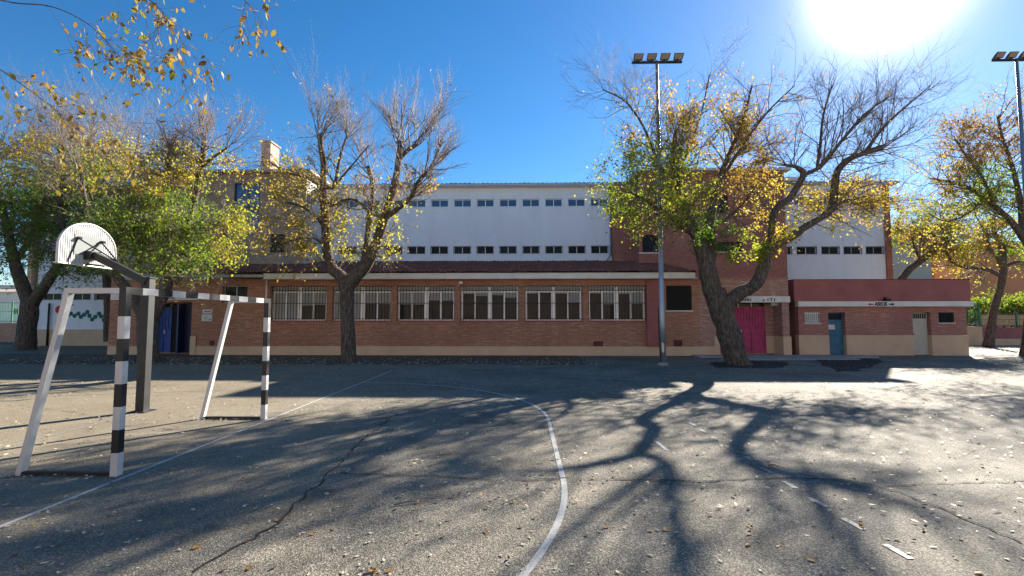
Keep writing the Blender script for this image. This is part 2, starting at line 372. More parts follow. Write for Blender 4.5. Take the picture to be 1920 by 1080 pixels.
# --- low front range
xa, xb = WX(505, Y0), WX(1313, Y0)
wins = [(508, 611), (624, 733), (745, 852), (864, 972), (985, 1091), (1104, 1210)]
zw0, zw1 = WZ(601, Y0), WZ(536, Y0); zpl = WZ(649.5, Y0)
ops = [(WX(a, Y0), WX(b, Y0), zw0, zw1) for a, b in wins]
louv = (WX(1250, Y0), WX(1298, Y0), WZ(582, Y0), WZ(536, Y0)); 
wall('brick_wall', xa, xb, zpl, ztop_wall, Y0, ops+[louv], M['brick'], school)
# left range of the front with the blue doorway
xl = WX(205, Y0); dl = (WX(268, Y0), WX(359, Y0), 0, WZ(566, Y0), .9); wl = (WX(415, Y0), WX(462, Y0), WZ(567, Y0), WZ(535, Y0))
wall('brick_wall', xl, xa-.003, WZ(650, Y0), ztop_wall, Y0, [dl, wl], M['brick_rose'] if False else M['brick'], school)
# right range: portal with the pink gate
xp0, xp1 = xb+.003, WX(1480, Y0); dr = (WX(1348, Y0), WX(1467, Y0), 0, WZ(566, Y0), .9); zpt = WZ(524, Y0)
zpp = WZ(630.5, Y0)
wall('brick_wall', xp0, xp1, zpl, zpt, Y0, [dr], M['brick_portal'], school)
# plinths stand 25 mm proud
def plinth(x0, x1, z1, op=()):
    mb = MB(); segs = []; cur = x0
    for a, b in sorted(op): segs.append((cur, a)); cur = b
    segs.append((cur, x1))
    for a, b in segs:
        if b-a > .01: MB().box(a, b, Y0-.025, Y0+.2, 0, z1).build('plinth', M['tan'], school)
plinth(xl, xa-.003, WZ(650, Y0), [(dl[0], dl[1])]); plinth(xa, xb-.35, zpl)
MB().box(xb-.349, dr[0], Y0-.03, Y0+.2, 0, zpl+.001).box(WX(1338, Y0), dr[0], Y0-.045, Y0-.031, 0, zpp).build('plinth', M['tan'], school)
MB().box(dr[1]-.004, xp1+.05, Y0-.035, Y0+.93, 0, zpp).build('plinth', M['tan'], school)
MB().box(dl[1], dl[1]+.28, Y0-.05, Y0-.026, 0, WZ(631, Y0)).build('plinth', M['tan'], school)
# bodies behind the front faces
b = MB(); b.box(xa-.003, xb, Y0+.25, YU+.3, 0, ztop_wall-.02).box(xl, xa-.01, Y0+.92, YU+.3, 0, ztop_wall-.02).box(dl[1]+.001, xa-.01, Y0+.24, Y0+.91, 0, ztop_wall-.03)
b.box(xl+.001, dl[0]-.001, Y0+.01, Y0+.9, 0, ztop_wall-.03).box(dl[0]-.001, dl[1]+.001, Y0+.02, Y0+.9, dl[3]+.001, ztop_wall-.04)
b.box(xp0+.001, xp1-.001, Y0+.96, YU, 0, zpt-.01).box(dr[1]+.001, xp1-.002, Y0+.005, Y0+.95, 0, zpt-.02).box(xp0+.002, dr[0]-.001, Y0+.01, Y0+.95, 0, zpt-.03).box(dr[0]-.001, dr[1]+.001, Y0+.02, Y0+.95, dr[3]+.001, zpt-.04)
b.build('building_core', M['brick_old'], school)
MB().box(xp0-.02, xp1+.02, Y0-.03, YU-.5, zpt, zpt+.09).build('coping', M['brick_annex'], school)
# pilaster, vents, downpipe
MB().box(WX(1212, Y0), WX(1238, Y0), Y0-.14, Y0-.001, zpl, zf0-.02).build('pilaster', M['red_paint'], school)
for a, b_, c_, d in ((1112, 1130, 649, 640), (1262, 1278, 649, 637), (395, 404, 648, 639)):
    vb = MB().box(WX(a, Y0), WX(b_, Y0), Y0-.015, Y0+.01, WZ(c_, Y0), WZ(d, Y0))
    for k in range(5): zz = WZ(c_, Y0)+(k+.5)*(WZ(d, Y0)-WZ(c_, Y0))/5; vb.box(WX(a, Y0)+.02, WX(b_, Y0)-.02, Y0-.028, Y0-.016, zz-.012, zz+.006)
    vb.build('vent', M['dark_red'], school)
# sills under the big windows
for (a, b_, c_, d) in ops:
    MB().box(a-.03, b_+.03, Y0-.05, Y0+.02, c_-.055, c_-.003).build('sill', M['red_paint'], school)
rw = random.Random(11)
blindh = [(1, 1, .45, .45), (1, 1, .42, .42), (.42, .42, .3, .3), (.05, .12, .09, .2), (.04, 0, .04, .36), (.04, .45, .06, .42)]
for (a, b_, c_, d), bl in zip(ops, blindh):
    yy = Y0+.15; f = MB(); t = .05; mid = (a+b_)/2; zt = d-(d-c_)*.17
    f.box(a, b_, yy-.03, yy+.03, c_, c_+t).box(a, b_, yy-.03, yy+.03, d-t, d).box(a, a+t, yy-.03, yy+.03, c_+t, d-t).box(b_-t, b_, yy-.03, yy+.03, c_+t, d-t)
    f.box(mid-.07, mid+.07, yy-.032, yy+.03, c_+t, d-t)
    for s0, s1 in ((a+t, mid-.07), (mid+.07, b_-t)):
        m_ = (s0+s1)/2; f.box(m_-.035, m_+.035, yy-.035, yy+.02, c_+t, zt-.03)
        f.box(s0, s1, yy-.028, yy+.02, zt-.03, zt+.03)
        f.box(s0, s0+.035, yy-.02, yy+.02, c_+t, zt-.03).box(s1-.035, s1, yy-.02, yy+.02, c_+t, zt-.03)
    wdw = f.build('window', M['alu'], school)
    MB().box(a+.03, b_-.03, yy+.035, yy+.045, c_+.03, d-.03).build('glass', M['glass'], wdw)
    bb = MB(); qs = [a+t, (a+t+mid-.07)/2, mid-.07, mid+.07, (mid+.07+b_-t)/2, b_-t]
    for (s0, s1), h in zip(((qs[0], qs[1]), (qs[1], qs[2]), (qs[3], qs[4]), (qs[4], qs[5])), bl):
        if h > .02: MB().box(s0+.04, s1-.04, yy+.022, yy+.033, zt-.03-(zt-c_-t)*h*rw.uniform(.93, 1.05), zt-.03).build('blind', M['blind'], wdw)
    MB().box(a+t, b_-t, yy+.022, yy+.033, zt+.03, d-t).build('shutter_box', M['blind'], wdw)
    g = MB(); n = 19; yg = Y0-.09
    for k in range(n+1):
        xx = a+(b_-a)*k/n; g.box(xx-.009, xx+.009, yg-.009, yg+.009, c_-.03, d+.03)
    for zz in (c_+.08, c_+(d-c_)*.50, d-.03, d-.22): g.box(a-.02, b_+.02, yg-.013, yg+.007, zz-.013, zz+.013)
    for xx in (a, b_):
        for zz in (c_+.08, d-.03): g.box(xx-.012, xx+.012, yg, Y0, zz-.012, zz+.012)
    g.build('grille', M['iron'], wdw)
# louvred dark window on the right, barred window on the left
def louvre(x0, x1, z0, z1, Y):
    wdw = MB().box(x0, x1, Y+.14, Y+.17, z0, z1).build('window', M['dark'], school); lb = MB(); n = 22
    for k in range(n): xx = x0+(k+.5)*(x1-x0)/n; lb.box(xx-.012, xx+.012, Y+.02, Y+.05, z0, z1)
    lb.build('grille', M['iron'], wdw); return wdw
louvre(*louv, Y0)
MB().box(louv[0]-.04, louv[1]+.04, Y0-.04, Y0+.02, louv[2]-.06, louv[2]-.003).build('sill', M['cream'], school)
hwindow(school, *wl, Y0+.18, 2, 'glass', 'alu', .11)
# fascia, soffit, gutter
fb = MB().box(xa-.1, WX(1310, 23.2), 23.2, 23.24, zf0, zf1).box(xa-.1, WX(1310, 23.2), 23.24, Y0+.1, zf0+.02, zf0+.06); fb.build('fascia', M['cream'], school)
MB().box(xa-.1, WX(1310, 23.2), 23.15, 23.199, zf0-.0, zf0+.035).build('gutter', M['gutter'], school)
MB().box(WX(250, 23.25), xa-.15, 23.25, Y0+.1, WZ(518.5, 23.25), WZ(513.5, 23.25)).build('gutter', M['gutter'], school)
MB().tube([(xa-.14, Y0-.08, zf0), (xa-.14, Y0-.08, .1)], .05, 10).build('downpipe', M['cream'], school, True)
# the long low tiled roof
zr1 = WZ(490, YU)
def tiled(name, x0, x1, y0, y1, z0, z1, parent, mat, per=.24, rows=24, amp=.045):
    nx = int((x1-x0)/per*6); V = []; F = []; rr = np.random.RandomState(3)
    ys = []; zs = []
    for r in range(rows):
        t0, t1 = r/rows, (r+1)/rows
        ys += [y0+(y1-y0)*t0, y0+(y1-y0)*(t1-.001)]; zs += [z0+(z1-z0)*t0+.03, z0+(z1-z0)*t1]
    X = np.linspace(x0, x1, nx+1); jit = np.repeat(rr.uniform(-.018, .018, (rows, nx//6+2)), 2, axis=0)
    for r in range(len(ys)):
        hz = np.abs(np.sin(math.pi*(X-x0)/per))*amp + jit[r][(np.arange(nx+1)//6)]
        V.append(np.stack([X, np.full_like(X, ys[r]), zs[r]+hz], 1))
    V = np.concatenate(V); n1 = nx+1
    i, j = np.meshgrid(np.arange(len(ys)-1), np.arange(nx), indexing='ij'); a = (i*n1+j).ravel()
    F = np.stack([a, a+1, a+n1+1, a+n1], 1); return npmesh(name, V, F, mat, parent)
tiled('tile_roof', WX(215, 23.2), WX(1306, 23.2), 23.1, YU, zf1+.0, zr1, school, M['tile'])
MB().box(WX(1306, 23.2), WX(1313, 23.2), 23.15, YU, zf0+.05, zf1+.12).build('verge', M['red_paint'], school)
# --- white upper storeys
XU0, XU1 = -13.4, WX(1149, YU); zE = WZ(352, YU)
def upper(x0, x1, pxs, rows, par, z0=0, zt=None, Y=YU):
    ops_ = []
    for (ya, yb) in rows:
        for (a, b_) in pxs: ops_.append((WX(a, Y), WX(b_, Y), WZ(yb, Y), WZ(ya, Y)))
    wall('white_wall', x0, x1, z0, zt or zE, Y, ops_, M['white'], par, .2)
    for i, o_ in enumerate(ops_):
        top = i < len(pxs)
        wd_ = hwindow(par, *o_, Y+.16, 2, 'glass_blue' if top else 'glass', 'alu', 0 if top else .16, mull=.045)
        MB().box(o_[0]-.05, o_[1]+.05, Y-.045, Y-.002, o_[2]-.05, o_[2]-.002).build('sill', M['white'], wd_)
cs = [605+43.45*k for k in range(13)]
upper(XU0, XU1, [(c_-16.5, c_+16.5) for c_ in cs], [(373, 387), (461, 476)], school, zr1-1.2)
MB().box(XU0, XU1, YU+.21, YU+11, 0, zE).build('upper_core', M['white'], school)
def eave(x0, x1, Y, z, ov=.45, back=8, rise=1.1, nm='roof'):
    MB().box(x0, x1, Y-ov, Y+.2, z, z+.07).build('soffit', M['white'], school)
    MB().box(x0, x1, Y-ov-.11, Y-ov-.001, z+.02, z+.14).build('gutter', M['gutter'], school)
    tiled(nm, x0, x1, Y-ov-.05, Y+back, z+.12, z+.12+rise, school, M['tile_pale'], .3, 8, .06)
eave(XU0-.2, XU1+.1, YU, zE)
MB().tube([(XU1-.1, YU-.1, zE), (XU1-.1, YU-.1, zr1+.4), (XU1-.45, YU-.1, zr1-.1)], .06, 8).build('downpipe', M['gutter'], school, True)
# left wing (mural wall) and right wing
XL0, XL1 = WX(66, YU), -24.2
lw = [(76, 112), (131, 167), (175, 211)]
upper(XL0, XL1, lw, [(455, 476), (549, 562)], school, .0)
MB().box(XL0, XL1, YU+.21, YU+11, 0, zE).build('left_wing_core', M['white'], school)
MB().box(XL0-.15, XL1, YU-.06, YU-.002, 0, WZ(618, YU)).build('plinth', M['tan'], school)
MB().tube([(WX(94, YU), YU-.12, 0), (WX(94, YU), YU-.12, WZ(568, YU))], .06, 8).build('downpipe', M['steel_dark'], school, True)
MB().box(XL0-.45, XL0-.16, YU-.3, YU+.4, 0, zE).build('pilaster', M['tan'], school)
MB().box(XL0-1.9, XL0+.1, YU-1.1, YU-.31, WZ(541, YU), WZ(535, YU)).build('canopy', M['cream'], school)
eave(XL0-.5, XL1, YU, zE)
XR0, XR1 = 16.6, WX(1666, YU)
rwn = [(1478, 1490), (1499, 1537), (1546, 1580), (1588, 1622), (1630, 1664)]
upper(XR0, XR1, rwn, [(373, 387), (464, 479)], school, 0)
MB().box(XR0, XR1, YU+.21, YU+11, 0, zE).build('right_wing_core', M['white'], school)
MB().box(XR1+.001, XR1+.36, YU-.12, YU+11, 0, zE).build('pilaster', M['brick_rose'], school)
eave(XR0, XR1+.75, YU, zE)
# mural: smiling red face and a green caterpillar of rings
sm = MB(); cx_, cz_ = WX(110, YU), WZ(580, YU); r_ = .27
sm.tube([(cx_, YU-.012, cz_), (cx_, YU-.002, cz_)], r_, 24); mu = sm.build('smiley_mural', M['mural_red'], school)
fc = MB()
for sx in (-1, 1): fc.tube([(cx_+sx*.09, YU-.022, cz_+.07), (cx_+sx*.09, YU-.013, cz_+.07)], .035, 10)
fc.tube([(cx_+.15*math.cos(a), YU-.018, cz_-.02+.13*math.sin(a)) for a in np.radians(np.linspace(200, 340, 9))], .022, 6); fc.build('face', M['ink'], mu)
cp = [(133, 588), (140, 592), (147, 588), (152, 594), (158, 590), (164, 585), (168, 592), (173, 599), (179, 594), (186, 588), (190, 593), (195, 600), (201, 596), (207, 591), (213, 588), (127, 592)]
ct = MB()
for i, (a, b_) in enumerate(cp):
    c_ = W(a, b_, YU); ct.tube([(c_.x, YU-.014-.001*i, c_.z), (c_.x, YU-.002, c_.z)], .145, 18)
ct.build('caterpillar_mural', M['mural'], school)
# --- brick towers
def tower(x0, x1, Y, zt, ops_, mat, z0=0):
    wall('tower_wall', x0, x1, z0, zt, Y, ops_, mat, school, .2)
    MB().box(x0, x1, Y+.21, YU+9, z0, zt).box(x0+.002, x0+.2, Y+.012, Y+.209, z0, zt-.002).build('tower_core', mat, school)
zT = WZ(322, YT); xt0, xt1 = -23.6, -13.4
LT = [(WX(430, YT), WX(480, YT), WZ(425, YT), WZ(340, YT)), (WX(502, YT), WX(530, YT), WZ(472, YT), WZ(437, YT)), (WX(503, YT), WX(522, YT), WZ(369, YT), WZ(354, YT))]
tower(xt0, xt1, YT, zT, LT, M['brick_old'])
MB().box(xt1-.001, xt1+.012, YT+.001, YU-.001, zr1-1, zT-.001).build('tower_side', M['cream'], school)
for o_, p_ in zip(LT, (2, 2, 2)): hwindow(school, *o_, YT+.16, p_, 'glass_blue' if o_ is LT[0] else 'glass', 'navy' if o_ is LT[0] else 'iron', 0)
MB().box(LT[0][0], LT[0][1], YT+.1, YT+.19, WZ(392, YT), WZ(384, YT)).build('transom', M['navy'], school)
MB().box(xt0-.4, xt1+.4, YT-.4, YU+9, zT, zT+.16).build('tower_roof', M['tile_pale'], school)
MB().box(WX(482, YT+1), WX(500, YT+1), YT+.8, YT+1.9, zT+.1, WZ(265, YT+1)).box(WX(480, YT+1), WX(502, YT+1), YT+.7, YT+2.0, WZ(265, YT+1), WZ(265, YT+1)+.1).build('chimney', M['brick_old'], school)
zR = WZ(324, YT-.4); xr0, xr1 = 7.2, WX(1480, YT)
RT = [(WX(1204, YT)+.0, WX(1238, YT), WZ(474, YT), WZ(441, YT)), (WX(1350, YT), WX(1372, YT), WZ(402, YT), WZ(366, YT)), (WX(1403, YT), WX(1426, YT), WZ(357, YT), WZ(347, YT)), (WX(1349, YT), WX(1396, YT), WZ(473, YT), WZ(455, YT))]
RT = [o_ for o_ in RT]; xr0 = min(xr0, RT[0][0]-.1)
tower(xr0, xr1, YT, zR, RT, M['brick_rose'])
for o_ in RT: hwindow(school, *o_, YT+.16, 2, 'glass', 'alu' if o_ is RT[2] else 'iron', 0)
MB().box(RT[0][0]-.1, RT[0][1]+.1, YT-.06, YT-.002, RT[0][2]-.08, RT[0][2]-.003).box(RT[3][0]-.1, RT[3][1]+.1, YT-.06, YT-.002, RT[3][2]-.08, RT[3][2]-.003).build('sill', M['cream'], school)
MB().box(xr0-.2, xr1+.1, YT-.65, YU+9, zR, zR+.16).box(xr1+.1, xr1+1.4, YT+.6, YU+6, zR-.3, zR-.1).build('tower_roof', M['cream'], school)
MB().box(XU1+.001, xr0-.001, YU-.9, YU+9, zr1-1, zE+.1).build('link_wall', M['brick_rose'], school)
MB().box(WX(1186, YU-1), WX(1196, YU-1), YU-1.0, YU-.901, WZ(408, YU), WZ(400, YU)).build('wall_lamp', M['iron'], school)

# --- doors and signs
def ribbed_door(name, x0, x1, z0, z1, Y, leafs, mat, dark_top, parent):
    d = MB(); zt = z1-.22; d.box(x0, x1, Y, Y+.05, z0+.02, zt); n = int((x1-x0)/.14)
    zmid = z0+(z1-z0)*.48
    for k in range(n+1):
        xx = x0+(x1-x0)*k/n; d.box(xx-.018, xx+.018, Y-.035, Y-.001, zmid, zt-.06)
    d.box(x0, x1, Y-.045, Y-.002, zmid-.06, zmid-.001).box(x0, x1, Y-.045, Y-.002, zt-.06, zt)
    for k in range(leafs+1):
        xx = x0+(x1-x0)*k/leafs; d.box(xx-.03, xx+.03, Y-.05, Y-.004, z0+.02, zmid-.061)
    o_ = d.build(name, M[mat], parent)
    MB().box(x0, x1, Y+.02, Y+.04, zt+.001, z1-.001).build('fanlight', M['glass'], o_)
    hb = MB()
    for k in range(1, leafs): xx = x0+(x1-x0)*k/leafs; hb.box(xx-.012, xx+.012, Y-.05, Y+.01, zt+.001, z1)
    hb.box(x0+(x1-x0)*.5+.08, x0+(x1-x0)*.5+.11, Y-.09, Y-.052, zmid-.25, zmid-.05); hb.build('handle', M['alu'], o_)
    return o_
ribbed_door('door', dr[0]+.01, dr[1]-.42, .06, dr[3]-.02, Y0+.88, 4, 'pink', 1, school)
MB().box(dr[1]-.42, dr[1]-.001, Y0+.86, Y0+.95, zpp, dr[3]).build('door_pier', M['brick_portal'], school)
MB().box(dr[1]-.42, dr[1]-.001, Y0+.855, Y0+.95, 0.06, zpp-.001).build('plinth', M['tan'], school)
MB().box(WX(1443, Y0+.5), WX(1460, Y0+.5), Y0+.3, Y0+.6, WZ(573, Y0), WZ(568, Y0)).build('lamp_housing', M['gutter'], school)
ribbed_door('door', dl[0]+.01, WX(322, Y0+.88), .06, dl[3]-.02, Y0+.88, 2, 'blue', 1, school)
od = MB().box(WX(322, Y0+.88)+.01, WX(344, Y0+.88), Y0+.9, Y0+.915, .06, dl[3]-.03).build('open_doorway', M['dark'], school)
MB().box(WX(344, Y0+.88), WX(347, Y0+.88), Y0+.4, Y0+.9, .06, dl[3]-.03).box(WX(347.2, Y0+.88), dl[1]-.01, Y0+.85, Y0+.9, .06, dl[3]-.03).build('door', M['navy'], school)
def text_mesh(body, size, origin, mat, parent, name='lettering', depth=.008, sx=1.0, normal='-Y', bold=0):
    cu = bpy.data.curves.new(name, 'FONT'); cu.body = body; cu.size = size; cu.extrude = depth; cu.offset = bold; cu.align_x = 'LEFT'
    t = bpy.data.objects.new('tmp', cu); col.objects.link(t); dg = bpy.context.evaluated_depsgraph_get(); me = bpy.data.meshes.new_from_object(t.evaluated_get(dg))
    bpy.data.objects.remove(t); bpy.data.curves.remove(cu)
    me.transform(Matrix.Translation(Vector(origin)) @ Matrix.Rotation(R(90), 4, 'X') @ Matrix.Scale(sx, 4, (1, 0, 0)))
    me.materials.clear(); me.name = name; return link(name, me, mat, parent)
sg = MB().box(dr[0]-.1, xp1+.02, Y0-.10, Y0-.04, WZ(567.5, Y0), WZ(556, Y0)).build('lintel_sign', M['cream'], school)
zz = WZ(565, Y0-.1)
text_mesh('A\u00d1U', .20, (WX(1391, Y0), Y0-.111, zz), M['ink'], sg, sx=1.0, bold=.004)
text_mesh('A', .15, (WX(1429, Y0), Y0-.111, zz), M['ink'], sg, bold=.004)
text_mesh('I T I', .20, (WX(1438, Y0), Y0-.111, zz), M['ink'], sg, sx=1.1, bold=.004)
sg = MB().box(WX(208, Y0), WX(372, Y0), Y0-.10, Y0-.04, WZ(562, Y0), WZ(549, Y0)).build('lintel_sign', M['cream'], school)
text_mesh('L  XII', .21, (WX(309, Y0), Y0-.111, WZ(559.5, Y0-.1)), M['ink'], sg, sx=1.1, bold=.004)
pl = MB().box(WX(380, Y0), WX(398, Y0), Y0-.04, Y0-.003, WZ(587.5, Y0), WZ(580, Y0)).build('plaque', M['plaque'], school)
MB().box(WX(383, Y0), WX(395.5, Y0), Y0-.044, Y0-.041, WZ(585, Y0), WZ(582.5, Y0)).build('lettering', M['grey_ink'], pl)
pl = MB().box(WX(379, Y0), WX(398, Y0), Y0-.04, Y0-.003, WZ(602, Y0), WZ(589.5, Y0)).build('plaque', M['plaque'], school)
lb = MB()
for k in range(4): lb.box(WX(382, Y0), WX(392-k*.7, Y0), Y0-.044, Y0-.041, WZ(592.6+k*2, Y0), WZ(592+k*2, Y0))
lb.box(WX(393, Y0), WX(396, Y0), Y0-.044, Y0-.041, WZ(600, Y0), WZ(597.5, Y0)); lb.build('lettering', M['grey_ink'], pl)
MB().box(WX(862, Y0), WX(868, Y0), Y0-.22, Y0-.02, WZ(533, Y0), WZ(528, Y0)).box(WX(859, Y0), WX(861.5, Y0), Y0-.08, Y0-.001, WZ(533, Y0), WZ(529, Y0)).build('floodlight', M['cream'], school)

# ================================================================ TOILET BLOCK
YA = 24.15
ann = thing('toilet_block', 'low flat-roofed red brick toilet block with blue and cream doors and white sign band', 'toilet block', (WX(1650, YA), YA, 0))
ax0, ax1 = WX(1497, YA), WX(1812, YA); zb0, zb1 = WZ(575, YA-.3), WZ(565.5, YA-.3); zat = WZ(526, YA-.15); zap = WZ(628, YA)
ado = (WX(1553, YA), WX(1585, YA), .0, WZ(586, YA), .3); adw = (WX(1711, YA), WX(1745, YA), .0, WZ(586, YA), .3)
aw1 = (WX(1508, YA), WX(1538, YA), WZ(606, YA), WZ(586, YA)); aw2 = (WX(1760, YA), WX(1789, YA), WZ(605, YA), WZ(586, YA))
wall('brick_wall', ax0, ax1, zap, zb1, YA, [ado, adw, aw1, aw2], M['brick_annex'], ann)
mb = MB()
for a, b_ in ((ax0-.02, ado[0]), (ado[1], adw[0]), (adw[1], ax1+.02)): mb.box(a, b_, YA-.02, YA+.29, 0, zap-.002)
mb.build('plinth', M['tan'], ann)
MB().box(ax0, ax1, YA+.32, YA+5, 0, zb1).box(ax0, ado[0]-.001, YA+.24, YA+.319, zap, zb1-.001).build('core', M['brick_annex'], ann)
MB().box(ax0-.25, ax1+.12, YA-.16, YA+5.1, zb1+.001, zat).build('parapet', M['red_paint'], ann)
MB().box(ax0-.27, ax1+.14, YA-.18, YA+5.12, zat+.001, zat+.035).build('coping', M['dark_red'], ann)
bd = MB().box(ax0-.15, ax1+.12, YA-.32, YA-.02, zb0, zb1-.002).build('sign_band', M['cream'], ann)
text_mesh('ASEOS', .25, (WX(1641.5, YA-.33), YA-.334, zb0+.035), M['ink'], bd, sx=.80, bold=.006)
def arrow(px, dirn, mat):
    c_ = W(px, 570.5, YA-.33); m_ = MB(); h = .05; y_ = YA-.328
    pts = [(-.13, .03), (-.13, -.03), (.02, -.03), (.02, -.075), (.14, 0), (.02, .075), (.02, .03)]
    m_.poly([(c_.x+dirn*a, y_, c_.z+b_) for a, b_ in pts]); me = m_.build('arrow', mat, bd)
arrow(1633, -1, M['red_ink']); arrow(1672, 1, M['ink'])
MB().box(WX(1652, YA), WX(1661, YA), YA-.40, YA-.20, zb1+.01, zb1+.13).box(WX(1655, YA), WX(1658, YA), YA-.24, YA-.161, zb1+.02, zb1+.2).build('floodlight', M['iron'], ann)
dbl = MB().box(ado[0]+.02, ado[1]-.02, YA+.20, YA+.25, .03, ado[3]-.36).box(ado[0]+.02, ado[0]+.06, YA+.19, YA+.25, ado[3]-.36, ado[3]-.01).box(ado[1]-.06, ado[1]-.02, YA+.19, YA+.25, ado[3]-.36, ado[3]-.01).box(ado[0]+.02, ado[1]-.02, YA+.19, YA+.25, ado[3]-.05, ado[3]-.01).build('door', M['teal_door'], ann)
MB().box(ado[0]+.1, ado[0]+.42, YA+.19, YA+.198, 1.25, 1.48).build('notice', M['plaque'], dbl)
g = MB()
for k in range(8): xx = ado[0]+.08+k*.095; g.box(xx-.01, xx+.01, YA+.2, YA+.22, ado[3]-.36, ado[3]-.05)
g.build('grille', M['navy'], dbl)
MB().box(ado[0], ado[1], YA+.29, YA+.3, .03, ado[3]).build('backing', M['dark'], dbl)
dwh = MB().box(adw[0]+.02, adw[1]-.02, YA+.20, YA+.25, .03, adw[3]-.30).box(adw[0]+.02, adw[0]+.06, YA+.19, YA+.25, adw[3]-.30, adw[3]-.01).box(adw[1]-.06, adw[1]-.02, YA+.19, YA+.25, adw[3]-.3, adw[3]-.01).box(adw[0]+.02, adw[1]-.02, YA+.19, YA+.25, adw[3]-.05, adw[3]-.01).build('door', M['beige_door'], ann)
MB().box(adw[0], adw[1], YA+.29, YA+.3, .03, adw[3]).build('backing', M['dark'], dwh)
MB().box(adw[0]+.08, adw[0]+.2, YA+.15, YA+.199, 1.0, 1.04).build('handle', M['iron'], dwh)
g = MB()
for k in range(8): xx = adw[0]+.1+k*.1; g.box(xx-.01, xx+.01, YA+.2, YA+.22, adw[3]-.3, adw[3]-.05)
g.build('grille', M['beige_door'], dwh)
for aw, wh in ((aw1, 1), (aw2, 0)):
    wd_ = MB().box(aw[0], aw[1], YA+.16, YA+.2, aw[2], aw[3]).build('window', M['dark'] if not wh else M['blind'], ann)
    g = MB(); n = 8
    for k in range(n+1): xx = aw[0]+(aw[1]-aw[0])*k/n; g.box(xx-.012, xx+.012, YA+.02, YA+.05, aw[2], aw[3])
    g.box(aw[0], aw[1], YA+.01, YA+.06, aw[3]-.05, aw[3]-.02); g.build('grille', M['alu'] if wh else M['iron'], wd_)
    MB().box(aw[0]-.03, aw[1]+.03, YA-.035, YA+.1, aw[2]-.04, aw[2]-.001).build('sill', M['cream'], wd_)

# ================================================================ NEIGHBOURS
def house(name, label, x0, x1, Y, z1, mat, cat='building', dep=12, ops_=(), roofmat='tile', ridge=0):
    h = thing(name, label, cat, ((x0+x1)/2, Y, 0)); wall('wall', x0, x1, 0, z1, Y, list(ops_), M[mat], h, .15)
    MB().box(x0, x1, min(Y+math.copysign(.16, dep), Y+dep), max(Y+math.copysign(.16, dep), Y+dep), 0, z1).build('core', M[mat], h)
    if ridge:
        ym = Y+dep/2; r = MB(); r.quad((x0-.3, Y-.3, z1), (x1+.3, Y-.3, z1), (x1+.3, ym, z1+ridge), (x0-.3, ym, z1+ridge)).quad((x0-.3, Y+dep, z1), (x0-.3, ym, z1+ridge), (x1+.3, ym, z1+ridge), (x1+.3, Y+dep, z1))
        r.poly([(x0-.3, Y-.3, z1), (x0-.3, ym, z1+ridge), (x0-.3, Y+dep, z1)]).poly([(x1+.3, Y-.3, z1), (x1+.3, Y+dep, z1), (x1+.3, ym, z1+ridge)]); r.build('roof', M[roofmat], h)
    else: MB().box(x0-.1, x1+.1, min(Y-.1, Y+dep), max(Y-.1, Y+dep), z1+.001, z1+.3).build('parapet', M[roofmat], h)
    for o_ in ops_: hwindow(h, *o_, Y+.12, 2, 'glass', 'alu')
    return h
house('house', 'plain sage grey house wall just right of the white school wing', WX(1678, 44), WX(1752, 44), 44, WZ(432, 44), 'sage', ridge=1.2, roofmat='tile_pale')
house('house', 'low salmon house with pink parapet behind the toilet block', WX(1752, 52), WX(1822, 52), 52, WZ(482, 52), 'orange_wall', ops_=[(WX(1803, 52), WX(1812, 52), WZ(525, 52), WZ(513, 52))], roofmat='pink_wall')
house('house', 'tall plain orange house behind the trees at the right edge', WX(1822, 48), WX(2060, 48), 48, WZ(462, 48), 'orange_wall', roofmat='pink_wall')
house('house', 'pale low house beyond the green fence on the far left', WX(-140, 50), WX(78, 50), 50, WZ(546, 50), 'cream', ops_=[(WX(20, 50), WX(44, 50), WZ(590, 50), WZ(577, 50))], ridge=1.0, roofmat='tile_pale')
def fence(name, label, x0, x1, Y, z0, z1, parts):
    f = thing(name, label, 'fence', ((x0+x1)/2, Y, 0)); n = max(1, round((x1-x0)/2.4))
    for k in range(n+1):
        xx = x0+(x1-x0)*k/n; MB().box(xx-.04, xx+.04, Y-.04, Y+.04, z0-.6, z1+.1).build('post', M['green_paint'], f)
    r = MB(); r.box(x0, x1, Y-.02, Y+.02, z0+.08, z0+.12).box(x0, x1, Y-.02, Y+.02, z1-.06, z1-.02).box(x0, x1, Y-.02, Y+.02, z0+(z1-z0)*.55, z0+(z1-z0)*.55+.03); r.build('rail', M['green_paint'], f)
    p = MB(); k = 0; xx = x0+.05
    while xx < x1:
        if parts == 'wood': p.box(xx, xx+.09, Y+.03, Y+.05, z0+.1, z1-.1)
        else: p.box(xx-.01, xx+.01, Y-.01, Y+.01, z0+.1, z1-.05)
        xx += .125
    if parts == 'mesh':
        zz_ = z0+.2
        while zz_ < z1: p.box(x0, x1, Y-.012, Y+.012, zz_-.012, zz_+.012); zz_ += .16
    p.build('slat_panel' if parts == 'wood' else 'bar_panel', M['wood'] if parts == 'wood' else M['green_paint'], f); return f
YF = 34.0
lwA = MB().box(WX(1780, YF), WX(1838, YF), YF-.1, YF+.15, 0, WZ(612, YF)).build('low_wall', M['tan']); tag(lwA, 'tan rendered low wall between toilet block and red-brown wall', 'wall')
fence('mesh_fence', 'green mesh fence panel on the tan low wall beside the toilet block', WX(1790, YF), WX(1836, YF), YF, WZ(611, YF), WZ(572, YF), 'mesh')
lwB = thing('low_wall', 'red-brown low wall with tan foot under the wooden slat fence', 'wall', (WX(1900, YF), YF, 0))
MB().box(WX(1838, YF)+.01, WX(2050, YF), YF-.08, YF+.15, WZ(634, YF), WZ(614, YF)).build('wall_top', M['red_paint'], lwB)
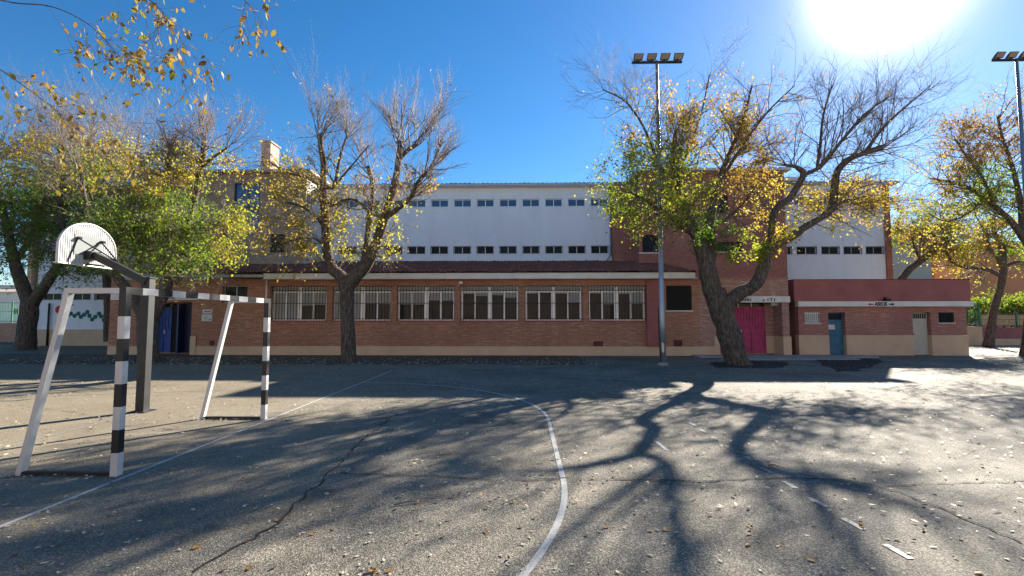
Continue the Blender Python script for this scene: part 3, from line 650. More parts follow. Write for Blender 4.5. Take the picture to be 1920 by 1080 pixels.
MB().box(WX(1838, YF)+.01, WX(2050, YF), YF-.11, YF+.15, 0, WZ(634.2, YF)).build('wall_foot', M['tan'], lwB)
fence('slat_fence', 'green framed fence with upright wooden slats on the right boundary', WX(1839, YF+.2), WX(2045, YF+.2), YF+.25, WZ(613, YF), WZ(588, YF), 'wood')
YG = 37.0
lwC = MB().box(WX(-150, YG), WX(80, YG), YG-.1, YG+.15, 0, WZ(606, YG)).build('low_wall', brick('brick_lit', (.45, .22, .14), (.38, .17, .1), (.5, .36, .26))); tag(lwC, 'low red brick wall under the green railings on the far left', 'wall')
fence('railing', 'green metal railings on the brick wall at the far left', WX(-150, YG), WX(80, YG), YG, WZ(605, YG), WZ(566, YG), 'bars')

house('house', 'long plain sandy block added unseen behind the viewer to bounce warm light', -45, 45, -30.0, 8.0, 'tan', dep=-8, ops_=())  # added off-view reflector: warm bounce on the shaded facade, something for windows to mirror
# ================================================================ GOAL
goal = thing('handball_goal', 'black and white banded handball goal standing without a net on the asphalt', 'goal', (GX, (GY0+GY1)/2, 0))
pw = .08
def banded(name, a, b_, n, first, axis):
    mb = MB(); a, b_ = Vector(a), Vector(b_)
    for k in range(n):
        p, q = a.lerp(b_, k/n), a.lerp(b_, (k+1)/n); lo = Vector((min(p.x, q.x), min(p.y, q.y), min(p.z, q.z))); hi = Vector((max(p.x, q.x), max(p.y, q.y), max(p.z, q.z)))
        h = pw/2; ex = [h if i != axis else 0 for i in range(3)]
        mb.box(lo.x-ex[0], hi.x+ex[0], lo.y-ex[1], hi.y+ex[1], lo.z-ex[2], hi.z+ex[2], (k+first) % 2)
    return mb.build(name, [M['goal_white'], M['goal_black']], goal)
banded('post', (GX, GY0, .002), (GX, GY0, 2.0), 8, 0, 2); banded('post', (GX, GY1, .002), (GX, GY1, 2.0), 8, 0, 2)
banded('crossbar', (GX, GY0-pw/2, 2.0+pw/2+.001), (GX, GY1+pw/2, 2.0+pw/2+.001), 13, 1, 1)
for yy in (GY0, GY1):
    MB().beam((GX-pw/2-.001, yy, 2.0+pw/2), (GX-.68, yy, 2.0+pw/2), .06, .06).build('top_stay', M['goal_white'], goal)
    MB().beam((GX-.65, yy, 2.012), (GX-1.08, yy, .0), .07, .06, up=(1, 0, 0)).build('rear_leg', M['goal_white'], goal)
    MB().beam((GX-pw/2-.001, yy, .022), (GX-1.06, yy, .022), .05, .04).build('ground_bar', M['steel_dark'], goal)
    hk = MB()
    for k in range(7): zz = .15+k*.27; hk.box(GX-pw/2-.03, GX-pw/2-.001, yy-.006, yy+.006, zz, zz+.012)
    hk.build('net_hook', M['steel_dark'], goal)

# ================================================================ BASKETBALL HOOP
pb_ = G(266, 773); PX, PY = pb_.x-.05, pb_.y+.07
hoop = thing('basketball_hoop', 'fan shaped white ribbed backboard with ring on a dark square steel post', 'basketball hoop', (PX, PY, 0))
ZP = 2.50
MB().box(PX-.08, PX+.08, PY-.075, PY+.075, 0, ZP).box(PX-.10, PX+.10, PY-.10, PY+.10, ZP+.001, ZP+.018).build('post', M['steel_dark'], hoop)
MB().box(PX-.16, PX+.16, PY-.16, PY+.16, .001, .018).build('base_plate', M['steel_dark'], hoop)
BX = PX-1.13; BYc = 8.98; ZB0, ZB1, BWd = 2.73, 3.52, 1.22
armt = Vector((BX+.16, BYc, 2.93))
MB().beam((PX, PY-.03, ZP-.07), armt, .12, .13).build('arm', M['steel_dark'], hoop)
MB().box(BX+.05, BX+.18, BYc-.11, BYc+.11, 2.84, 3.0).build('mounting_plate', M['steel_dark'], hoop)
# backboard: straight sides with an arched top, ribbed back
out = [(-BWd/2, ZB0), (BWd/2, ZB0)]; zs_ = ZB0+.30
for k in range(25):
    a = math.pi*k/24; out.append((BWd/2*math.cos(a), zs_+(ZB1-zs_)*math.sin(a)))
mb = MB(); n = len(out); x0_, x1_ = BX, BX+.03
mb.poly([(x0_, BYc+u, v) for u, v in out]); mb.poly([(x1_, BYc+u, v) for u, v in out])
for i in range(n):
    (u0, v0), (u1, v1) = out[i], out[(i+1) % n]; mb.quad((x0_, BYc+u0, v0), (x1_, BYc+u0, v0), (x1_, BYc+u1, v1), (x0_, BYc+u1, v1))
board = mb.build('backboard', M['goal_white'], hoop)
rb = MB(); u = -BWd/2+.02
while u < BWd/2-.02:
    c_ = math.sqrt(max(0, 1-(u/(BWd/2))**2)); rb.box(x1_+.001, x1_+.014, BYc+u-.009, BYc+u+.009, ZB0+.01, zs_+(ZB1-zs_)*c_-.015); u += .042
rb.build('rib', M['goal_white'], board)
rim = MB(); rim.tube([(x1_+.012, BYc+u_, v_) for u_, v_ in out+[out[0]]], .016, 6, False); rim.build('rim', M['goal_white'], board)
MB().box(x1_+.016, x1_+.024, BYc-.31, BYc+.28, ZB0+.19, ZB0+.56).build('reinforcing_panel', plain('panel', (.15, .165, .165), .6), board)
st = MB()
tl, tr_ = (BX+.06, BYc-.26, 3.22), (BX+.06, BYc+.24, 3.22)
for q in (tl, tr_): st.tube([q, (q[0]+.06, q[1], q[2]-.01)], .03, 8)
st.tube([tl, (BX+.5, PY-.02, 2.83)], .014, 6).tube([tr_, (BX+.18, BYc-.1, 2.97)], .014, 6).tube([tr_, (BX+.5, PY+.0, 2.83)], .014, 6).tube([tl, (BX+.05, BYc-.42, ZB0+.05)], .012, 6)
st.tube([(BX+.35, BYc, 2.72), (BX+.04, BYc-.02, ZB0+.03)], .02, 6); st.build('brace', M['black'], hoop)
rg = MB(); rc = (BX-.38, BYc, 2.80)
rg.tube([(rc[0]+.225*math.cos(a), rc[1]+.225*math.sin(a), rc[2]) for a in np.radians(np.linspace(0, 360, 33))], .012, 8, False)
rg.box(BX-.155, BX-.001, BYc-.06, BYc+.06, 2.785, 2.8); rg.build('ring', M['black'], hoop)

# ================================================================ FLOODLIGHT POLES
def pole(px, py, H, label, Y=None, face=0):
    b_ = G(px, py) if Y is None else Vector((WX(px, Y), Y, 0)); x, y_ = b_.x, b_.y
    t = thing('floodlight_pole', label, 'light pole', (x, y_, 0), 'floodlight poles around the court')
    MB().tube([(x, y_, 0), (x, y_, 2.2), (x, y_, 2.25), (x, y_, H)], [.125, .115, .10, .055], 14).build('pole', M['zinc'], t, True)
    MB().tube([(x, y_, 0), (x, y_, .12)], [.2, .17], 12).build('foot', M['concrete'], t)
    MB().box(x-.075, x+.02, y_-.145, y_-.112, .5, .85).build('hatch', M['zinc'], t)
    MB().tube([(x-.1, y_-.1, .05), (x-.14, y_-.05, 1.2), (x-.13, y_, 2.2)], .018, 6).build('cable', M['iron'], t)
    MB().box(x-.98, x+.98, y_-.05, y_+.05, H-.10, H-.03).build('crossarm', M['iron'], t)
    for k in range(4):
        cx = x+(-.78+.52*k)*1.0+.05; z = H+.12
        hd = MB(); v = []
        for (dx, dz, dy) in ((-.20, -.10, 0), (.16, -.10, 0), (.20, .10, 0), (-.18, .10, 0)): v.append((cx+dx, y_-.10-dz*.6, z+dz)); 
        w_ = [(cx+dx*.6, y_+.12-dz*.6, z+dz*.6) for (dx, dz) in ((-.20, -.10), (.16, -.10), (.20, .10), (-.18, .10))]
        hd.poly(v).poly(w_)
        for i in range(4): hd.quad(v[i], v[(i+1) % 4], w_[(i+1) % 4], w_[i])
        hd.box(cx-.03, cx+.03, y_-.02, y_+.02, H-.02, z-.08)
        h_ = hd.build('floodlight', M['iron'], t)
        g_ = [Vector(p).lerp(Vector((cx, y_-.1, z)), .16)+Vector((0, -.006, -.003)) for p in v]
        MB().poly(g_).build('lens', plain('lens', (.25, .20, .15), .25) if 'lens' not in bpy.data.materials else bpy.data.materials['lens'], h_)
    return t
pole(1243, 685, 11.9, 'tall grey floodlight pole beside the leaning tree at the right of the windows')
pole(1940, 660, 12.6, 'tall dark floodlight pole at the right edge of the yard', Y=20.2)

# ================================================================ TREES
def smoothpath(P, k=4):
    P = [np.array(p, float) for p in P]; out = []
    Q = [2*P[0]-P[1]]+P+[2*P[-1]-P[-2]]
    for i in range(1, len(Q)-2):
        for j in range(k):
            t = j/k; a, b_, c_, d = Q[i-1], Q[i], Q[i+1], Q[i+2]
            out.append(.5*((2*b_)+(-a+c_)*t+(2*a-5*b_+4*c_-d)*t*t+(-a+3*b_-3*c_+d)*t**3))
    out.append(P[-1]); return np.array(out)
class Tree:
    def __init__(s, seed, Y):
        s.r = np.random.RandomState(seed); s.Y = Y; s.limbs = []; s.tw = {}; s.leaf = []
    def limb(s, pts, k=4):
        """pts: (px, py, dY, radius)"""
        P = []
        for px, py, dy, r in pts:
            v = W(px, py, s.Y+dy); P.append((v.x, v.y, v.z, r))
        S_ = smoothpath(P, k); S_[:, 3] = np.maximum(S_[:, 3], .008); s.limbs.append(S_); return S_
    def tube_arrays(s, S_, k, rough=0):
        P, r = S_[:, :3], S_[:, 3]; d = np.gradient(P, axis=0); d /= np.linalg.norm(d, axis=1)[:, None]+1e-9
        ref = np.array([.31, .83, .1]); a = np.cross(d, ref); a /= np.linalg.norm(a, axis=1)[:, None]+1e-9; b_ = np.cross(d, a)
        th = np.arange(k)*2*np.pi/k; rr = r[:, None]*(1+s.r.uniform(-rough, rough, (len(r), k)))
        V = P[:, None]+a[:, None]*(np.cos(th)[None, :, None]*rr[..., None])+b_[:, None]*(np.sin(th)[None, :, None]*rr[..., None])
        n = len(P); i, j = np.meshgrid(np.arange(n-1), np.arange(k), indexing='ij'); q = (i*k+j).ravel(); q2 = (i*k+(j+1) % k).ravel()
        F = np.stack([q, q2, q2+k, q+k], 1); return V.reshape(-1, 3), F
    def grow(s, p, d, L_, r, depth, sp):
        n = 5; pts = [p.copy()]; d = d/np.linalg.norm(d); st = L_/n; q = p.copy()
        for i in range(n):
            d = d+s.r.normal(0, sp['wander'], 3)+np.array([0, 0, sp['up']]); d /= np.linalg.norm(d); q = q+d*st; pts.append(q.copy())
        pts = np.array(pts); s.tw.setdefault(depth, []).append(np.column_stack([pts, np.linspace(r, r*.35, n+1)]))
        if depth == 0:
            return
        nc = s.r.poisson(sp['kids'][depth-1])
        for c_ in range(nc):
            t = s.r.uniform(.15, 1)*n; i = min(int(t), n-1); q = pts[i]+(pts[i+1]-pts[i])*(t-i); dd = pts[i+1]-pts[i]; dd /= np.linalg.norm(dd)
            rv = s.r.normal(0, 1, 3); rv -= rv.dot(dd)*dd; rv /= np.linalg.norm(rv)+1e-9; an = math.radians(s.r.uniform(*sp['ang']))
            nd = dd*math.cos(an)+rv*math.sin(an); s.grow(q, nd, L_*s.r.uniform(.42, .78), max(r*.42, .0024), depth-1, sp)
    def sprout(s, S_, n, L_, depth, sp, t0=.2, t1=1, r=None, ang=(35, 75), bias=(0, 0, .25)):
        m = len(S_)-1
        for k in range(n):
            t = s.r.uniform(t0, t1)*m; i = min(int(t), m-1); f = t-i; q = S_[i]*(1-f)+S_[i+1]*f; dd = S_[i+1, :3]-S_[i, :3]; dd /= np.linalg.norm(dd)+1e-9
            rv = s.r.normal(0, 1, 3); rv -= rv.dot(dd)*dd; rv /= np.linalg.norm(rv)+1e-9; an = math.radians(s.r.uniform(*ang))
            nd = dd*math.cos(an)+rv*math.sin(an)+np.array(bias); s.grow(q[:3], nd, L_*s.r.uniform(.6, 1.2), r or min(q[3]*.4, .026), depth, sp)
    def fan(s, px, py, dy, n, L_, depth, sp, dirn=(0, 0, 1), spread=.55, r=.026):
        v = W(px, py, s.Y+dy); p = np.array(v)
        for k in range(n):
            d = np.array(dirn, float)+s.r.normal(0, spread, 3); s.grow(p+s.r.normal(0, .08, 3), d, L_*s.r.uniform(.6, 1.15), r, depth, sp)
    def leaves(s, zones, size=.085, per=7, default=(0.0, .8), levels=(0,), jit=.05, droop=.5, clump=.7, oval=False):
        """zones: (px, py, rx, ry, probability, hue, hue_sd) read at each twig"""
        tw = np.array([t for lv in levels for t in s.tw.get(lv, [])])
        if not len(tw): return
        mid = tw[:, 3, :3]; Rm = np.array(RC.transposed()); d = (mid-np.array([0, 0, CAMH]))@Rm.T
        px = 960+FPX*d[:, 0]/d[:, 1]; py = 540-FPX*d[:, 2]/d[:, 1]
        prob = np.full(len(tw), default[0]); hue = np.full(len(tw), default[1]); sd_ = np.full(len(tw), .08)
        for zx, zy, rx, ry, p, h, hs_ in zones:
            q = ((px-zx)/rx)**2+((py-zy)/ry)**2; wgt = np.clip(1.6-q, 0, 1); take = wgt*p > prob*.999
            prob = np.where(take, wgt*p, prob); hue = np.where(take, h, hue); sd_ = np.where(take, hs_, sd_)
        # leaves sit in clumps: whole shoots full or bare
        ck = np.floor(mid/clump).astype(np.int64); hsh = np.abs(np.sin(ck[:, 0]*12.9898+ck[:, 1]*78.233+ck[:, 2]*37.719)*43758.5453) % 1.0
        prob = prob*(.25+1.5*hsh**1.3); hue = hue+(np.abs(np.sin(ck[:, 0]*3.3+ck[:, 1]*7.1+ck[:, 2]*5.7)*991.7) % 1.0-.5)*.12
        cnt = s.r.poisson(prob*per); idx = np.repeat(np.arange(len(tw)), cnt); n = len(idx)
        if n == 0: return
        t = s.r.uniform(.1, 1, n)*5; i = np.minimum(t.astype(int), 4); f = (t-i)[:, None]
        P = tw[idx, i, :3]*(1-f)+tw[idx, i+1, :3]*f+s.r.normal(0, jit, (n, 3))
        ax = s.r.normal(0, 1, (n, 3)); ax[:, 2] -= droop; ax /= np.linalg.norm(ax, axis=1)[:, None]
        nr = s.r.normal(0, 1, (n, 3)); nr -= (nr*ax).sum(1)[:, None]*ax; nr /= np.linalg.norm(nr, axis=1)[:, None]; sz = size*s.r.uniform(.45, 1.35, n)[:, None]
        sd2 = np.cross(nr, ax); V = np.stack([P, P+ax*sz*.45+nr*sz*.30, P+ax*sz, P+ax*sz*.5-nr*sz*.30], 1); V[:, 1] += sd2*sz*.08
        s.lk = 4
        if oval:
            s.lk = 6; V = np.stack([P, P+ax*sz*.28+nr*sz*.23+sd2*sz*.07, P+ax*sz*.66+nr*sz*.22+sd2*sz*.05, P+ax*sz-sd2*sz*.10, P+ax*sz*.66-nr*sz*.22+sd2*sz*.05, P+ax*sz*.28-nr*sz*.23+sd2*sz*.07], 1)
        hu = np.clip(hue[idx]+s.r.normal(0, 1, n)*sd_[idx], .02, .98); s.leaf.append((V.reshape(-1, 3), hu))
    def build(s, name, label, base, group=None, twk=3, bark='bark'):
        t = thing(name, label, 'tree', (base[0], base[1], 0), group); Vs = []; Fs = []; o = 0
        for S_ in s.limbs:
            V, F = s.tube_arrays(S_, 12 if S_[0, 3] > .12 else 7, .07); Vs.append(V); Fs.append(F+o); o += len(V)
        npmesh('trunk', np.concatenate(Vs), np.concatenate(Fs), M[bark], t, True)
        Vs = []; Fs = []; o = 0
        for lv, lst in s.tw.items():
            A = np.array(lst); k = twk if lv < 2 else 5; B, n = A.shape[:2]; P, r = A[..., :3], A[..., 3]
            d = np.gradient(P, axis=1); d /= np.linalg.norm(d, axis=2, keepdims=True)+1e-9; a = np.cross(d, [.31, .83, .1]); a /= np.linalg.norm(a, axis=2, keepdims=True)+1e-9; b_ = np.cross(d, a)
            th = np.arange(k)*2*np.pi/k
            V = P[:, :, None]+(a[:, :, None]*np.cos(th)[:, None]+b_[:, :, None]*np.sin(th)[:, None])*r[:, :, None, None]
            i, j = np.meshgrid(np.arange(n-1), np.arange(k), indexing='ij'); q = (i*k+j).ravel(); q2 = (i*k+(j+1) % k).ravel(); F = np.stack([q, q2, q2+k, q+k], 1)
            F = (F[None]+(np.arange(B)*n*k)[:, None, None]).reshape(-1, 4); Vs.append(V.reshape(-1, 3)); Fs.append(F+o); o += V.size//3
        if Vs: npmesh('twigs', np.concatenate(Vs), np.concatenate(Fs), M['twig'], t)
        if s.leaf:
            V = np.concatenate([x[0] for x in s.leaf]); hu = np.concatenate([x[1] for x in s.leaf]); npmesh('crown', V, np.arange(len(V)).reshape(-1, s.lk), M['leaf_near' if s.lk == 6 else 'leaf'], t, False, hu)
            print(name, 'leaves', len(hu), 'twigs', sum(len(x) for x in s.tw.values()))
        return t
BARE = dict(wander=.10, up=.05, kids=(5, 6, 4), ang=(18, 45))
LEAFY = dict(wander=.16, up=.0, kids=(4, 5, 4), ang=(25, 65))
GRP = 'trees planted round the school yard'

# --- centre tree
T = Tree(21, 19.7)
T.limb([(655, 686, 0, .40), (654, 674, 0, .325), (653, 640, 0, .285), (651, 590, 0, .27), (650, 550, 0, .28), (648, 530, 0, .28)])
a1 = T.limb([(652, 548, 0, .26), (641, 520, .05, .25), (622, 502, .1, .22), (614, 470, .15, .20), (609, 400, .2, .17), (606, 345, .1, .145), (607, 310, 0, .13), (602, 278, -.1, .11), (600, 253, -.1, .12)])
a2 = T.limb([(648, 545, 0, .27), (665, 520, -.1, .27), (688, 495, -.2, .24), (702, 465, -.3, .21), (716, 425, -.4, .19), (730, 380, -.4, .16), (742, 335, -.3, .14), (747, 305, -.2, .13), (751, 265, -.2, .11)])
a3 = T.limb([(682, 500, -.15, .17), (688, 460, .3, .14), (694, 400, .6, .125), (699, 350, .8, .10), (690, 312, .9, .08)])
a4 = T.limb([(722, 408, -.4, .12), (745, 392, -.7, .11), (770, 370, -1.0, .09), (784, 340, -1.2, .07), (806, 316, -1.3, .045)])
a5 = T.limb([(748, 298, -.2, .11), (762, 284, -.4, .09), (781, 270, -.6, .09)])
a6 = T.limb([(607, 350, .1, .10), (626, 350, -.2, .075), (633, 318, -.3, .06), (640, 285, -.3, .05), (650, 256, -.3, .04)])
a7 = T.limb([(606, 352, .1, .09), (572, 332, .5, .06), (535, 322, .9, .05), (490, 292, 1.2, .03)])
a8 = T.limb([(608, 425, .2, .07), (585, 400, -.4, .05), (560, 385, -1, .04), (535, 380, -1.5, .03)])
a9 = T.limb([(614, 462, .1, .06), (588, 447, -.5, .045), (556, 448, -1.2, .035), (520, 462, -1.8, .025)])
a10 = T.limb([(692, 398, .6, .08), (672, 378, .2, .06), (648, 374, -.2, .045), (625, 385, -.5, .03)])
a11 = T.limb([(630, 345, -.2, .05), (660, 310, -.5, .035), (692, 272, -.7, .02)])
BAREF = dict(wander=.07, up=.06, kids=(5, 8, 4), ang=(12, 38))
T.fan(600, 252, -.1, 13, 1.95, 2, BAREF, spread=.42, r=.018)
T.fan(751, 265, -.2, 12, 1.75, 2, BAREF, spread=.42, r=.026); T.fan(781, 270, -.6, 9, 1.7, 2, BAREF, dirn=(.6, 0, .9), spread=.4, r=.024)
T.fan(690, 312, .9, 7, 1.6, 2, BAREF, dirn=(-.3, 0, .9), spread=.45, r=.018); T.fan(650, 256, -.3, 6, 1.6, 2, BAREF, spread=.4, r=.018)
T.fan(806, 316, -1.3, 7, 1.6, 2, BAREF, dirn=(.7, 0, .7), spread=.35, r=.028)
for L_, n, t0 in ((a1, 15, .4), (a2, 12, .5), (a4, 12, .3), (a3, 7, .4), (a6, 9, .2), (a5, 5, .3), (a11, 5, .3)): T.sprout(L_, n, 1.3, 2, BARE, t0)
for L_, n in ((a7, 26), (a8, 20), (a9, 22), (a10, 12)): T.sprout(L_, n, 1.3, 2, LEAFY, .1, bias=(0, 0, 0))
T.sprout(a2, 14, 1.3, 2, LEAFY, .25, .5, bias=(.3, 0, -.2)); T.sprout(a3, 8, 1.1, 2, LEAFY, .05, .5, bias=(0, 0, -.1)); T.sprout(a1, 7, 1.1, 2, LEAFY, .12, .5, bias=(.2, 0, -.1))
T.leaves([(535, 350, 75, 60, .5, .62, .12), (545, 450, 70, 70, .5, .62, .1), (620, 400, 50, 90, .25, .62, .1), (740, 430, 50, 55, .75, .50, .07), (655, 460, 50, 40, .45, .5, .08), (740, 345, 80, 30, .28, .8, .06), (600, 220, 70, 110, .025, .92, .05), (510, 260, 35, 60, .2, .82, .06), (665, 535, 25, 25, .5, .5, .05)], .10, 9, (.008, .9))
T.build('street_tree', 'tree with two bare pollarded tops standing in front of the barred windows', G(655, 680), GRP)

# --- big leaning tree on the right
T = Tree(5, 19.0)
T.limb([(1386, 690, 0, .50), (1380, 676, 0, .43), (1371, 640, 0, .43), (1360, 605, 0, .41), (1349, 572, 0, .42), (1340, 545, 0, .38)])
b1 = T.limb([(1347, 575, 0, .36), (1334, 535, .1, .36), (1322, 490, .2, .31), (1308, 445, .3, .24), (1290, 405, .3, .19), (1277, 370, .3, .16), (1268, 330, .3, .13), (1262, 290, .3, .10), (1268, 240, .3, .06)])
b2 = T.limb([(1326, 505, .2, .26), (1331, 470, .6, .25), (1330, 430, .9, .20), (1336, 390, 1.1, .16), (1346, 350, 1.2, .13), (1362, 300, 1.2, .09), (1392, 230, 1.2, .06), (1410, 160, 1.2, .035)])
b3 = T.limb([(1350, 590, -.1, .28), (1366, 568, -.2, .27), (1390, 548, -.3, .24), (1414, 536, -.4, .23), (1429, 510, -.5, .22), (1437, 478, -.5, .22), (1442, 462, -.5, .22)])
b4 = T.limb([(1440, 470, -.5, .18), (1447, 445, -.5, .145), (1450, 405, -.5, .135), (1462, 385, -.5, .13), (1482, 370, -.5, .12), (1498, 345, -.5, .115), (1507, 325, -.5, .10), (1495, 314, -.6, .07), (1470, 309, -.8, .05)])
b5 = T.limb([(1438, 475, -.5, .20), (1460, 456, -.4, .18), (1486, 442, -.2, .16), (1512, 424, 0, .14), (1540, 408, .3, .12), (1560, 390, .5, .16), (1565, 350, .6, .14), (1570, 322, .6, .13), (1590, 300, .6, .12), (1620, 287, .6, .10), (1652, 277, .6, .13)])
b6 = T.limb([(1506, 328, -.5, .08), (1530, 318, -.6, .075), (1550, 300, -.7, .065), (1580, 262, -.8, .055), (1620, 215, -1, .035), (1670, 180, -1.1, .02)])
b7 = T.limb([(1532, 318, -.6, .06), (1538, 270, -.4, .05), (1544, 215, -.3, .04), (1560, 160, -.3, .022)])
b8 = T.limb([(1286, 398, .3, .10), (1255, 350, .2, .08), (1232, 300, 0, .065), (1205, 235, -.2, .045), (1172, 190, -.4, .03), (1130, 168, -.6, .02)])
b9 = T.limb([(1312, 450, .3, .08), (1270, 420, -.6, .07), (1225, 385, -1.4, .05), (1180, 360, -2, .03)])
b10 = T.limb([(1332, 430, .9, .08), (1380, 395, 1.6, .06), (1420, 345, 2.2, .045), (1440, 280, 2.6, .03)])
b11 = T.limb([(1344, 350, 1.2, .08), (1385, 285, 1.0, .06), (1435, 215, .8, .04), (1490, 160, .6, .02)])
b12 = T.limb([(1268, 330, .3, .07), (1295, 270, 1, .05), (1318, 200, 1.5, .035), (1330, 140, 1.8, .02)])
b13 = T.limb([(1560, 388, .5, .08), (1590, 375, 1, .06), (1630, 370, 1.6, .04), (1665, 385, 2, .025)])
b14 = T.limb([(1620, 287, .6, .07), (1660, 235, .5, .05), (1710, 190, .5, .03), (1745, 160, .5, .015)])
b15 = T.limb([(1548, 302, -.7, .05), (1600, 240, -.2, .04), (1650, 190, .2, .02)])
for L_, n, t0 in ((b8, 26, .3), (b12, 16, .25), (b2, 16, .6), (b11, 22, .2), (b10, 16, .2), (b1, 14, .6)): T.sprout(L_, n, 1.6, 2, BARE, t0)
for L_, n, t0 in ((b6, 24, .2), (b7, 16, .2), (b14, 16, .1), (b5, 12, .75), (b15, 12, .2), (b4, 6, .85)): T.sprout(L_, n, 1.5, 2, BARE, t0, bias=(.15, 0, .35))
T.fan(1652, 277, .6, 13, 1.9, 2, BARE, dirn=(.8, 0, .45), spread=.5, r=.022)
for L_, n, t0, bi in ((b9, 34, .15, (0, 0, .1)), (b1, 30, .4, (-.2, 0, .1)), (b8, 20, .1, (0, 0, -.05)), (b10, 12, .1, (0, 0, -.2)), (b2, 18, .25, (.1, 0, -.1)), (b13, 30, .05, (0, 0, 0)), (b5, 26, .3, (.4, 0, -.1)), (b4, 18, .15, (-.15, 0, -.1))):
    T.sprout(L_, n, 1.6, 2, LEAFY, t0, t1=.8 if L_ is b5 else 1, bias=bi)
hang = dict(wander=.12, up=-.16, kids=(4, 5, 4), ang=(20, 55))
T.sprout(b3, 9, 1.1, 2, hang, .75, 1, r=.02, bias=(-.5, 0, .5)); T.sprout(b9, 12, 1.2, 2, hang, .2, 1, r=.02, bias=(0, 0, 0)); T.sprout(b2, 8, 1.2, 2, hang, .15, .3, r=.02, bias=(.2, -.4, 0))
T.leaves([(1225, 350, 115, 95, .75, .42, .16), (1180, 360, 60, 60, .75, .30, .1), (1290, 250, 130, 95, .50, .74, .13), (1340, 440, 50, 45, .9, .12, .06), (1400, 470, 45, 50, .85, .40, .06), (1440, 400, 50, 70, .55, .6, .08), (1400, 330, 50, 60, .5, .72, .08), (1600, 395, 110, 65, .55, .66, .14), (1545, 460, 50, 40, .35, .6, .1), (1410, 210, 90, 90, .16, .84, .06)], .10, 9, (.008, .9))
T.build('street_tree', 'big leaning tree forked low in front of the pink gate', G(1380, 683), GRP)

# --- left tree by the blue door
T = Tree(33, 19.9)
T.limb([(279, 692, 0, .50), (279, 670, 0, .39), (277, 640, 0, .36), (276, 610, 0, .36), (276, 590, 0, .36)])
c1 = T.limb([(276, 605, 0, .28), (262, 575, .1, .25), (240, 545, .2, .21), (218, 518, .3, .18), (195, 490, .4, .15), (170, 440, .5, .11), (160, 380, .5, .08), (150, 310, .5, .05)])
c2 = T.limb([(279, 605, 0, .28), (298, 568, 0, .25), (312, 535, 0, .22), (315, 490, 0, .19), (311, 430, 0, .16), (309, 370, 0, .13), (312, 320, 0, .08), (320, 270, 0, .05)])
c3 = T.limb([(315, 505, 0, .16), (340, 465, .5, .14), (358, 400, .8, .13), (371, 345, .9, .12), (379, 300, .9, .11), (383, 272, .9, .10)])
c4 = T.limb([(381, 310, .9, .08), (400, 295, .7, .06), (425, 278, .5, .035)])
c5 = T.limb([(312, 450, 0, .07), (270, 420, -.8, .05), (225, 405, -1.6, .035)])
c6 = T.limb([(358, 420, .8, .07), (395, 420, -.2, .05), (430, 445, -1, .03)])
c7 = T.limb([(195, 492, .4, .08), (225, 440, -.4, .06), (245, 380, -1, .04), (250, 320, -1.2, .025)])
c8 = T.limb([(314, 470, 0, .06), (350, 480, -1, .045), (395, 490, -1.6, .03)])
DENSE = dict(wander=.2, up=-.02, kids=(4, 6, 4), ang=(25, 70))
for L_, n, t0 in ((c1, 34, .4), (c2, 46, .3), (c3, 36, .15), (c5, 28, .05), (c6, 30, .05), (c7, 30, .1), (c8, 30, .05)): T.sprout(L_, n, 1.6, 2, DENSE, t0, bias=(0, 0, 0))
T.fan(383, 272, .9, 12, 1.7, 2, BAREF, spread=.5, r=.022); T.fan(425, 278, .5, 6, 1.5, 2, BAREF, dirn=(.6, 0, .8), spread=.4, r=.018)
T.sprout(c2, 14, 1.5, 2, BARE, .8); T.fan(150, 310, .5, 8, 1.7, 2, BARE, spread=.5, r=.018)
T.leaves([(320, 430, 140, 95, .66, .27, .1), (395, 400, 75, 110, .62, .40, .08), (330, 330, 120, 55, .6, .56, .08), (200, 440, 90, 90, .5, .17, .08), (200, 330, 80, 60, .4, .40, .1), (430, 450, 45, 60, .7, .46, .1), (420, 340, 50, 50, .5, .62, .08), (380, 240, 90, 50, .04, .85, .05)], .105, 9, (.01, .85))
T.build('street_tree', 'leafy green and yellow tree behind the basketball post by the blue door', G(277, 678), GRP)

# --- far left tree
T = Tree(44, 27.5)
T.limb([(47, 664, 0, .6), (48, 650, 0, .50), (51, 615, 0, .44), (55, 580, 0, .42), (57, 562, 0, .42)])
d1 = T.limb([(57, 572, 0, .36), (42, 535, 0, .33), (30, 500, 0, .28), (18, 450, 0, .22), (5, 390, 0, .15), (-5, 330, 0, .1), (-10, 280, 0, .06)])
d2 = T.limb([(60, 570, 0, .32), (78, 545, -.3, .27), (98, 515, -.6, .24), (112, 485, -.8, .2), (118, 440, -1, .17), (112, 380, -1, .13), (120, 320, -1, .09), (118, 270, -1, .06)])
d3 = T.limb([(28, 495, 0, .16), (60, 440, 1, .13), (80, 380, 1.5, .1), (75, 310, 2, .07)])
d4 = T.limb([(117, 440, -1, .12), (160, 390, -1.2, .09), (195, 340, -1.4, .06), (215, 290, -1.5, .04)])
for L_, n in ((d1, 80), (d2, 76), (d3, 66), (d4, 56)): T.sprout(L_, n, 2.2, 2, DENSE, .3, bias=(0, 0, .05))
for x_, y_ in ((-10, 280), (75, 310), (118, 270), (215, 290)): T.fan(x_, y_, 0, 9, 2.4, 2, BARE, spread=.5, r=.022)
T.leaves([(60, 440, 140, 105, .75, .15, .08), (60, 350, 140, 60, .6, .45, .14), (60, 285, 170, 40, .4, .62, .1), (170, 300, 80, 60, .3, .5, .12)], .13, 8, (.012, .85))
T.build('street_tree', 'dark dense tree with a low forked trunk at the far left', G(48, 657), GRP)

